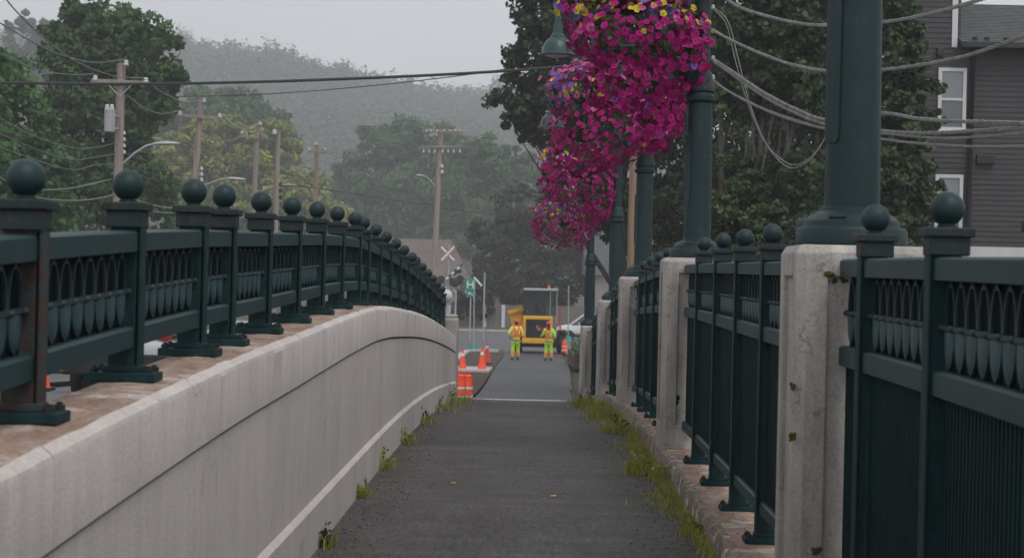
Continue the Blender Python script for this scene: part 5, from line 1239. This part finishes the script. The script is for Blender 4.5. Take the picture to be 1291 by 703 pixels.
# the skip, seen at left
mb = MB(); mb.loft([[Vector(p) for p in ((-1.50, .9, 1.15), (-.97, .9, .95), (-.97, .9, 2.20), (-1.66, .9, 2.05))], [Vector(p) for p in ((-1.45, 4.2, 1.15), (.55, 4.2, .95), (.6, 4.2, 2.05), (-1.55, 4.2, 1.95))]]); sk = mb.build('skip', M_MACHYEL, ld, local=True, bevel=.03)
mb = MB(); mb.beam((-1.74, .84, 2.10), (-.93, .84, 2.34), .16, .20); mb.build('skip_lip', M_MACHYEL, sk, local=True)
for sx in (-1, 1):
    for y in (.75, 3.1):
        mb = MB(); mb.lathe((sx * 1.16, y, .56), [(.3, -.22), (.52, -.22), (.57, -.17), (.57, .17), (.52, .22), (.3, .22)], 28, 'x'); w_ = mb.build('wheel', M_BLACK, ld, local=True, smooth=40)
        mb = MB(); mb.lathe((sx * 1.16, y, .56), [(0, -.15), (.3, -.18), (.3, .18), (0, .15)], 20, 'x'); mb.build('rim', M_MACHYEL, w_, local=True, smooth=40)
    lb('fender', [((sx * 1.13 - .22, .1, 1.18), (sx * 1.13 + .22, 1.45, 1.24))], M_BLACK)
    mb = MB(); mb.beam((sx * .92, .05, 2.85), (sx * 1.12, -.1, 2.85), .03, .03); mb.box((sx * 1.12 - .09, -.13, 2.62), (sx * 1.12 + .09, -.08, 2.95)); mb.build('mirror', M_BLACK, ld, local=True)
    lb('tail_lamp', [((sx * 1.02 - .07, -.09, 1.30), (sx * 1.02 + .07, -.05, 1.52))], M_HIORANGE)
mb = MB(); mb.tube([(-.95, 1.6, 1.9), (-.95, 1.6, 3.1), (-.93, 1.6, 3.8), (-.86, 1.6, 3.95)], .04, 10); mb.build('exhaust', M_PLANTER, ld, local=True, smooth=50)
mb = MB(); mb.lathe((.4, .7, 3.42), [(.07, 0), (.07, .04), (.06, .16), (0, .18)], 12); mb.build('beacon', M_HIORANGE, ld, local=True, smooth=40)
lb('handrail', [((.98, .0, 1.3), (1.02, .04, 2.5)), ((.98, .5, 1.3), (1.02, .54, 2.5)), ((.98, .04, 2.46), (1.02, .5, 2.5))], M_TAIL)

# ================================================================ PEOPLE
def skin(name, chains, m, parent, sub=2, root=0):
    """chains: list of (list of (x,y,z,r)); first vertex of later chains may equal an existing one -> joined"""
    vs = []; rad = []; ed = []; key = {}
    for ch in chains:
        prev = None
        for (x, y, z, r) in ch:
            kk = (round(x, 4), round(y, 4), round(z, 4))
            if kk not in key: key[kk] = len(vs); vs.append((x, y, z)); rad.append(r if hasattr(r, '__len__') else (r, r))
            i = key[kk]
            if prev is not None and prev != i: ed.append((prev, i))
            prev = i
    me = bpy.data.meshes.new(name); me.from_pydata(vs, ed, [])
    o = bpy.data.objects.new(name, me); COL.objects.link(o)
    o.modifiers.new('skin', 'SKIN'); sv = me.skin_vertices[0].data if me.skin_vertices else None
    if sv is None:
        bm = bmesh.new(); bm.from_mesh(me); bm.verts.layers.skin.verify(); bm.to_mesh(me); bm.free(); sv = me.skin_vertices[0].data
    for i, r in enumerate(rad): sv[i].radius = r; sv[i].use_root = (i == root)
    if sub: ss_ = o.modifiers.new('sub', 'SUBSURF'); ss_.levels = sub; ss_.render_levels = sub
    dg = bpy.context.evaluated_depsgraph_get(); dg.update()
    me2 = bpy.data.meshes.new_from_object(o.evaluated_get(dg)); me2.name = name
    bpy.data.objects.remove(o); me2.materials.clear(); me2.materials.append(m); me2.shade_smooth()
    return link_mesh(name, me2, parent)
def person(label, loc, rotz, jacket, trouser, wristL, elbowL, wristR, elbowR, footL, kneeL, footR, kneeR, hair, headdz=0, group='road workers'):
    t = thing('person', label, 'person', loc, group, rotz)
    sh = 1.42
    def hand(w, e):
        w = Vector(w); d = (w - Vector(e)).normalized(); side = d.cross(Vector((0, 1, 0)));
        if side.length < .2: side = d.cross(Vector((1, 0, 0)))
        side.normalize(); nrm = side.cross(d); pal = w + d * .07; out = []
        out.append([(*w, .027), (*pal, (.036, .018))])
        for k in range(4):
            b0 = pal + side * (k - 1.5) * .019; L = (.060, .072, .068, .052)[k]
            m1 = b0 + d * L * .55 + nrm * .006; m2 = m1 + d * L * .38 + nrm * .022
            out.append([(*pal, (.036, .018)), (*b0, .0095), (*m1, .009), (*m2, .008)])
        th0 = w + d * .025 + side * -.032; out.append([(*w, .027), (*th0, .011), (*(th0 + d * .04 - side * .018 + nrm * .01), .0095)])
        return out
    hx = .09
    body = [[(0, 0, .95, (.15, .11)), (0, 0, 1.10, (.14, .10)), (0, .01, 1.28, (.16, .11)), (0, 0, 1.41, (.13, .09)), (0, 0, 1.49, .055), (0, .012, 1.57, .068), (0, .015, 1.66, (.080, .092)), (0, .01, 1.745, .062)],
            [(0, .015, 1.66, (.080, .092)), (0, .105, 1.645, .013)],
            [(0, .015, 1.66, (.080, .092)), (-.083, .01, 1.655, .014)], [(0, .015, 1.66, (.080, .092)), (.083, .01, 1.655, .014)],
            [(0, 0, 1.41, (.13, .09)), (-.17, 0, sh, .065), (*elbowL, .045), (*wristL, .027)], [(0, 0, 1.41, (.13, .09)), (.17, 0, sh, .065), (*elbowR, .045), (*wristR, .027)],
            [(0, 0, .95, (.15, .11)), (-hx, 0, .88, .09), (*kneeL, .058), (footL[0], footL[1], footL[2] + .09, .04), (footL[0], footL[1] + .14, footL[2] + .04, .035)],
            [(0, 0, .95, (.15, .11)), (hx, 0, .88, .09), (*kneeR, .058), (footR[0], footR[1], footR[2] + .09, .04), (footR[0], footR[1] + .14, footR[2] + .04, .035)]] + hand(wristL, elbowL) + hand(wristR, elbowR)
    skin('body', body, M_SKIN, t)
    def lerp(a, b, q): return tuple(a[i] + (b[i] - a[i]) * q for i in range(3))
    jk = [[(0, 0, .86, (.185, .14)), (0, 0, 1.0, (.185, .14)), (0, .0, 1.12, (.18, .135)), (0, .01, 1.28, (.195, .135)), (0, 0, 1.40, (.16, .11)), (0, 0, 1.465, .07)],
          [(0, 0, 1.40, (.16, .11)), (-.18, 0, sh, .086), (*elbowL, .066), (*lerp(elbowL, wristL, .88), .046)], [(0, 0, 1.40, (.16, .11)), (.18, 0, sh, .086), (*elbowR, .066), (*lerp(elbowR, wristR, .88), .046)]]
    j = skin('jacket', jk, jacket, t)
    tr = [[(0, 0, .93, (.17, .13)), (-hx, 0, .80, .105), (*kneeL, .088), (footL[0], footL[1], footL[2] + .10, .078)], [(0, 0, .93, (.17, .13)), (hx, 0, .80, .105), (*kneeR, .088), (footR[0], footR[1], footR[2] + .10, .078)]]
    tw = skin('trousers', tr, trouser, t)
    for f, kn in ((footL, kneeL), (footR, kneeR)):
        bo = [[(f[0], f[1] - .04, f[2] + .05, (.05, .05)), (f[0], f[1] + .06, f[2] + .05, (.05, .045)), (f[0], f[1] + .17, f[2] + .035, (.045, .035))], [(f[0], f[1] - .04, f[2] + .05, (.05, .05)), (f[0], f[1] - .02, f[2] + .15, .055)]]
        skin('boot', bo, M_BOOT, t)
        for q, mm in ((.35, M_HIORANGE), (.62, M_HIORANGE)):
            c = Vector(lerp(kn, (f[0], f[1], f[2] + .1), q)); mb = MB(); mb.lathe(c, [(.094, -.045), (.096, .045)], 18); bd = mb.build('leg_band', mm, tw, local=True, smooth=40)
            mb = MB(); mb.lathe(c, [(.0975, -.018), (.0985, .018)], 18); mb.build('reflective_stripe', M_SILVERTAPE, bd, local=True, smooth=40)
    # X of straps on the back (back faces -y), wrapping over the shoulders
    for sx in (-1, 1):
        pts = [Vector((sx * .11, .05, 1.515)), Vector((sx * .115, -.06, 1.50)), Vector((sx * .10, -.125, 1.42)), Vector((sx * .04, -.150, 1.28)), Vector((-sx * .05, -.152, 1.17)), Vector((-sx * .14, -.12, 1.06))]
        mb = MB()
        for p, q in zip(pts, pts[1:]): mb.beam(p, q, .02, .075, Vector((1, 0, .2)) if False else Vector((0, 1, .01)))
        mb2 = MB(); 
        rings = []
        for i, p in enumerate(pts):
            d = (pts[min(i + 1, 5)] - pts[max(i - 1, 0)]).normalized(); n_ = Vector((p.x * .3, p.y, max(0, p.z - 1.45) * 3)).normalized(); s_ = d.cross(n_).normalized()
            rings.append([p + s_ * .04 + n_ * .006, p - s_ * .04 + n_ * .006, p - s_ * .04 - n_ * .012, p + s_ * .04 - n_ * .012])
        mb2.loft(rings); mb2.build('back_strap', M_HIORANGE, j, local=True, smooth=40)
    mb = MB(); mb.lathe((0, 0, 0), [(.192, 1.02), (.196, 1.09)], 28); 
    for v in mb.v: v.y *= .76
    wb = mb.build('waist_band', M_HIORANGE, j, local=True, smooth=40)
    mb = MB(); c = (0, .012, 1.70)
    mb.lathe(c, [(.135, -.012), (.140, -.004), (.118, .0), (.116, .04), (.10, .085), (.065, .112), (.0, .122)], 24)
    for v in mb.v[:48]: v.y += (.03 if v.y > .05 else 0)
    hm = mb.build('hard_hat', M_HELMET, t, local=True, smooth=50)
    if hair:
        mb = MB(); mb.ball((0, -.05, 1.60), .075, 14, 10, (1, .7, 1.2)); mb.ball((0, -.075, 1.47), .055, 12, 8, (1.2, .6, 1.8)); mb.build('hair', M_HAIR, t, local=True, smooth=60)
    else:
        mb = MB(); mb.ball((0, -.03, 1.63), .079, 14, 10, (1, .85, .85)); mb.build('hair', M_HAIR, t, local=True, smooth=60)
    for sx in (-1, 1):
        mb = MB(); mb.ball((sx * .032, .100, 1.67), .011, 8, 6); mb.build('eye', M_WHITE, t, local=True)
    mb = MB(); mb.box((-.025, .098, 1.594), (.025, .106, 1.604)); mb.build('mouth', M_TAIL, t, local=True)
    return t
D = 85.0
p1 = P(650, 453.5, D); p1.z = path_z(85) + .004
person('road worker on the left in yellow and lime overalls, elbows bent, seen from behind', p1, R(9), M_HIVISY, M_HIVIS,
       (-.24, .10, .99), (-.33, -.06, 1.17), (.17, .20, 1.05), (.29, .0, 1.14), (-.15, -.03, 0), (-.125, .05, .49), (.11, .10, 0), (.10, .10, .48), False)
p2 = P(691, 454, D); p2.z = path_z(85) + .004
person('road worker on the right in lime overalls with dark hair, left arm held out', p2, R(-8), M_HIVIS, M_HIVIS,
       (-.40, .22, 1.10), (-.28, .02, 1.18), (.26, .10, 1.00), (.29, -.03, 1.18), (-.12, .0, 0), (-.11, .02, .48), (.13, .04, 0), (.12, .05, .48), True)
# tool in the right-hand worker's hand
# driver in the cab
def driver():
    c = b + Vector((-.05, .75, 1.62)); t = thing('person', 'driver in dark clothes with an orange stripe sitting inside the dumper cab', 'person', c, None, math.pi)
    body = [[(0, 0, .30, (.15, .11)), (0, 0, .50, (.14, .10)), (0, .01, .68, (.16, .11)), (0, 0, .80, (.13, .09)), (0, 0, .88, .055), (0, .012, .96, .068), (0, .015, 1.05, (.08, .092)), (0, .01, 1.13, .062)],
            [(0, .015, 1.05, (.08, .092)), (0, .105, 1.035, .013)],
            [(0, 0, .80, (.13, .09)), (-.19, 0, .80, .065), (-.27, .08, .55, .045), (-.15, .34, .55, .03), (-.13, .42, .56, .03)], [(0, 0, .80, (.13, .09)), (.19, 0, .80, .065), (.27, .08, .55, .045), (.15, .34, .55, .03), (.13, .42, .56, .03)],
            [(0, 0, .30, (.15, .11)), (-.1, .1, .28, .09), (-.12, .42, .32, .06), (-.12, .46, -.02 + .1, .05)], [(0, 0, .30, (.15, .11)), (.1, .1, .28, .09), (.12, .42, .32, .06), (.12, .46, .08, .05)]]
    skin('body', body, M_SKIN, t)
    jk = [[(0, 0, .26, (.18, .13)), (0, 0, .5, (.18, .13)), (0, .01, .68, (.19, .13)), (0, 0, .79, (.16, .11)), (0, 0, .86, .07)],
          [(0, 0, .79, (.16, .11)), (-.2, 0, .80, .085), (-.27, .08, .55, .064), (-.16, .31, .55, .048)], [(0, 0, .79, (.16, .11)), (.2, 0, .80, .085), (.27, .08, .55, .064), (.16, .31, .55, .048)]]
    j = skin('jacket', jk, M_NAVY, t)
    tr = [[(0, 0, .29, (.17, .13)), (-.1, .1, .28, .10), (-.12, .42, .32, .075), (-.12, .46, .10, .065)], [(0, 0, .29, (.17, .13)), (.1, .1, .28, .10), (.12, .42, .32, .075), (.12, .46, .10, .065)]]
    skin('trousers', tr, M_NAVY, t)
    mb = MB(); mb.box((-.20, .10, .40), (-.10, .16, .82)); mb.build('orange_stripe', M_HIORANGE, j, local=True, bevel=.02)
    mb = MB(); mb.ball((0, -.02, 1.08), .085, 14, 10, (1, 1, .9)); mb.build('hair', M_HAIR, t, local=True, smooth=60)
driver()
lb('seat', [((-.3, .5, 1.99), (.25, 1.0, 2.1)), ((-.3, 1.0, 1.99), (.25, 1.1, 2.6))], M_BLACK, cab, bevel=.03)

# ================================================================ WEEDS, GRASS, LITTER
rng = np.random.default_rng(21)
def scatter(n, tf, sf, dz=0.0, org=Vector((0, 0, 0))):
    out = []
    for _ in range(n):
        s = sf(); t = tf(s); p = B(t, s, path_z(s) + dz) - org; out.append(p[:])
    return np.array(out)
# grass strip against the kerb ledge
def kerb_t(s): return .995 - abs(rng.normal()) * (.045 + .07 * max(0, math.sin(s * 1.7)) * (1 if s > 11 else .7) + .05 * sstep((s - 14) / 10))
pts = scatter(17000, kerb_t, lambda: 7 + 32 * rng.random() ** .8)
V, Fq, T = blades(rng, len(pts), pts, .055, .0032, 1.0)
tag(link_mesh('kerb_grass', np_mesh('kerb_grass', V, Fq, [L_GRASS], T)), 'grass growing along the foot of the kerb ledge', None, None, 'stuff')
def tuft(label, t, s, n, h, spread, wid=.004, group=None, name='weed_tuft', m=L_GRASS):
    o_ = B(t, s, path_z(s)); pts = np.zeros((n, 3)); pts[:, 0] = rng.normal(size=n) * spread * .6; pts[:, 1] = rng.normal(size=n) * spread * 1.3; pts[:, 2] = 0
    th_ = thing(name, label, 'weeds', o_, group)
    V, Fq, T = blades(rng, n, pts, h, wid, .8); tag(link_mesh('blades', np_mesh('blades', V, Fq, [m], T), th_), kind='stuff')
    # stems with leaves and seed heads
    C = []
    for k in range(max(4, n // 60)):
        x, y = rng.normal() * spread * .35, rng.normal() * spread * .8; hh = h * rng.uniform(.8, 1.5); lx, ly = rng.normal() * .04, rng.normal() * .05
        for q in np.linspace(.15, 1, 14): C.append((x + lx * q + rng.normal() * .012, y + ly * q + rng.normal() * .012, hh * q))
    C = np.array(C); V, Fq = leaves(rng, C, .019, None); link_mesh('stems', np_mesh('stems', V, Fq, [L_GRASS if rng.random() < .75 else L_BRONZE], rng.uniform(0, 1, len(C))), th_); tag(th_.children[-1], kind='stuff')
GT = 'weed clumps along the right kerb'
for lab, px, py, n, h, sp in (('thick yellow-green weed clump at the foot of the second pillar', 806, 596, 500, .26, .10),
                              ('weed clump in front of the third pillar, mixed with dry stems', 777, 545, 500, .30, .14),
                              ('bright weed clump between the third and fourth pillars', 757, 527, 500, .34, .16),
                              ('weed clump at the foot of the last small pillar', 737, 513, 450, .36, .16),
                              ('low weed clump beside the kerb just before the second pillar', 836, 604, 450, .17, .12),
                              ('low weed clump where the kerb meets the bottom of the picture', 884, 672, 380, .10, .12)):
    dd = 1.46 * F / max(60, (P(px, py, 1.0).z - ZC) * -F)
    for _ in range(4): dd = -_path(dd) * F / max(30, -(P(px, py, 1.0).z - ZC) * F)
    w = P(px, py, dd); t_ = w.x * CT - w.y * ST; tuft(lab, min(t_, .985), dd, n, h * .48, sp * .8, group=GT)
GL = 'weed clumps along the parapet foot'
for i, (lab, s, n, h, sp) in enumerate((('bright green weed clump nearest the camera at the parapet foot', 9.85, 91, 0.094, .05), ('tall reddish weed with grass at the parapet foot, second from the camera', 11.9, 62, 0.094, .05),
                           ('leafy weed clump at the parapet foot, third from the camera', 13.6, 91, 0.108, .07), ('small weed clump at the parapet foot, fourth from the camera', 15.8, 77, 0.101, .08),
                           ('small weed clump at the parapet foot, before the far weeds', 18.6, 84, 0.115, .12), ('long weed clump near the far end of the parapet foot', 21.5, 200, .16, .3), ('weeds at the very end of the parapet foot', 24.6, 220, .2, .3))):
    tuft(lab, -1.10, s, n, h, sp, group=GL)
# loose leaves and grit on the path edges
def edge_t(s):
    if rng.random() < .5: return -1.12 + abs(rng.normal()) * .17
    return .97 - abs(rng.normal()) * .20
n = 10000; pts = scatter(n, edge_t, lambda: 7.5 + 24 * rng.random() ** 1.3, .006)
V, Fq = leaves(rng, pts, .008, None, up=3); tag(link_mesh('leaf_litter', np_mesh('leaf_litter', V, Fq, [L_LITTER], rng.uniform(0, 1, n))), 'brown leaf litter and grit along both edges of the footpath', None, None, 'stuff')
n = 260; pts = scatter(n, lambda s: rng.uniform(1.0, 1.6), lambda: 7.8 + 12 * rng.random(), .135)
V, Fq = leaves(rng, pts, .012, None, up=3); tag(link_mesh('ledge_debris', np_mesh('ledge_debris', V, Fq, [L_LITTER], rng.uniform(0, 1, n))), 'dry debris lying on the kerb ledge under the fence', None, None, 'stuff')
for lab, px, py in (('small yellow-orange fallen leaf on the footpath, left of centre', 571, 611), ('small yellow fallen leaf on the footpath, right of centre', 697, 624)):
    w = P(px, py, 1.44 * F / (py - 351.5)); mb = MB(); z = path_z(w.y) + .006
    mb.add([(w.x - .022, w.y, z), (w.x - .006, w.y - .014, z + .006), (w.x + .012, w.y - .010, z + .002), (w.x + .026, w.y + .003, z + .012), (w.x + .010, w.y + .014, z + .004), (w.x - .010, w.y + .012, z + .007)], [(0, 1, 2, 3, 4, 5)])
    o = mb.build('fallen_leaf', M_YEL, fix=False); o.modifiers.new('s', 'SOLIDIFY').thickness = .001; tag(o, lab, 'leaf', 'fallen leaves on the footpath')

# ================================================================ HAZE, SKY, SUN, CAMERA
mb = MB(); mb.box((-800, -40, -16), (1100, 1300, 260)); hz = mb.build('haze', M_BLACK)
hm = bpy.data.materials.new('haze_air'); hm.use_nodes = True; nt = hm.node_tree; nt.nodes.remove(nt.nodes['Principled BSDF'])
pv = nt.nodes.new('ShaderNodeVolumePrincipled'); pv.inputs['Color'].default_value = (.93, .95, .97, 1); pv.inputs['Density'].default_value = HAZE = .00085
pv.inputs['Anisotropy'].default_value = .2
nt.links.new(pv.outputs['Volume'], nt.nodes['Material Output'].inputs['Volume'])
hz.data.materials.clear(); hz.data.materials.append(hm); tag(hz, 'thin grey morning haze filling the valley', None, None, 'stuff')

wd = bpy.data.worlds.new('World'); SC.world = wd; wd.use_nodes = True; nt = wd.node_tree
bg = nt.nodes['Background']; sky = nt.nodes.new('ShaderNodeTexSky'); sky.sky_type = 'NISHITA'; sky.sun_disc = False
EL, AZ = R(58), R(150)
sky.sun_elevation = EL; sky.sun_rotation = AZ; sky.air_density = 1.0; sky.dust_density = 4.0; sky.ozone_density = 1.0
hs = nt.nodes.new('ShaderNodeHueSaturation'); hs.inputs['Saturation'].default_value = .22
nt.links.new(sky.outputs['Color'], hs.inputs['Color'])
mx = nt.nodes.new('ShaderNodeMix'); mx.data_type = 'RGBA'; mx.inputs['Factor'].default_value = .72; mx.inputs['B'].default_value = (6.4, 6.5, 6.85, 1)
nt.links.new(hs.outputs['Color'], mx.inputs['A']); tc_ = nt.nodes.new('ShaderNodeTexCoord'); mp_ = nt.nodes.new('ShaderNodeMapping'); mp_.inputs['Scale'].default_value = (3, 3, 9); nt.links.new(tc_.outputs['Generated'], mp_.inputs['Vector'])
cn = nt.nodes.new('ShaderNodeTexNoise'); cn.inputs['Scale'].default_value = 1.6; cn.inputs['Detail'].default_value = 5; nt.links.new(mp_.outputs['Vector'], cn.inputs['Vector'])
cr_ = nt.nodes.new('ShaderNodeMapRange'); cr_.inputs['From Min'].default_value = .3; cr_.inputs['From Max'].default_value = .7; cr_.inputs['To Min'].default_value = .92; cr_.inputs['To Max'].default_value = 1.08; nt.links.new(cn.outputs['Fac'], cr_.inputs['Value'])
cs_ = nt.nodes.new('ShaderNodeVectorMath'); cs_.operation = 'SCALE'; nt.links.new(mx.outputs['Result'], cs_.inputs[0]); nt.links.new(cr_.outputs['Result'], cs_.inputs['Scale'])
nt.links.new(cs_.outputs['Vector'], bg.inputs['Color'])
bg.inputs['Strength'].default_value = .1
sl = bpy.data.lights.new('sun', 'SUN'); sl.energy = .8; sl.angle = R(25); sl.color = (1, .97, .93)
so = bpy.data.objects.new('sun', sl); COL.objects.link(so)
dirv = Vector((math.sin(AZ) * math.cos(EL), math.cos(AZ) * math.cos(EL), math.sin(EL))); so.rotation_euler = dirv.to_track_quat('Z', 'Y').to_euler()

cam = bpy.data.cameras.new('camera'); co = bpy.data.objects.new('camera', cam); COL.objects.link(co); SC.camera = co
cam.sensor_width = 36; cam.lens = F / 1291 * 36; cam.clip_end = 4000; cam.clip_start = .1
cr, sr = math.cos(ROLL), math.sin(ROLL)
co.matrix_world = Matrix(((cr, -sr, 0, 0), (0, 0, -1, 0), (sr, cr, 0, ZC), (0, 0, 0, 1)))
cam.dof.use_dof = True; cam.dof.focus_distance = 17; cam.dof.aperture_fstop = 7.5
vs_ = SC.view_settings; vs_.view_transform = 'Standard'; vs_.look = 'None'; vs_.gamma = 1; vs_.use_curve_mapping = False; vs_.exposure = .52
cy = SC.cycles; cy.use_denoising = True; cy.max_bounces = 6; cy.diffuse_bounces = 3; cy.glossy_bounces = 2; cy.transmission_bounces = 2; cy.transparent_max_bounces = 4; cy.volume_bounces = 1
try: cy.denoiser = 'OPENIMAGEDENOISE'
except Exception: pass
cy.sample_clamp_indirect = 4

for o_, k_ in ((bpy.data.objects['person'], (1.10, 1.10, 1.05)), (bpy.data.objects['person.001'], (1.0, 1.0, 1.01))): o_.scale = k_
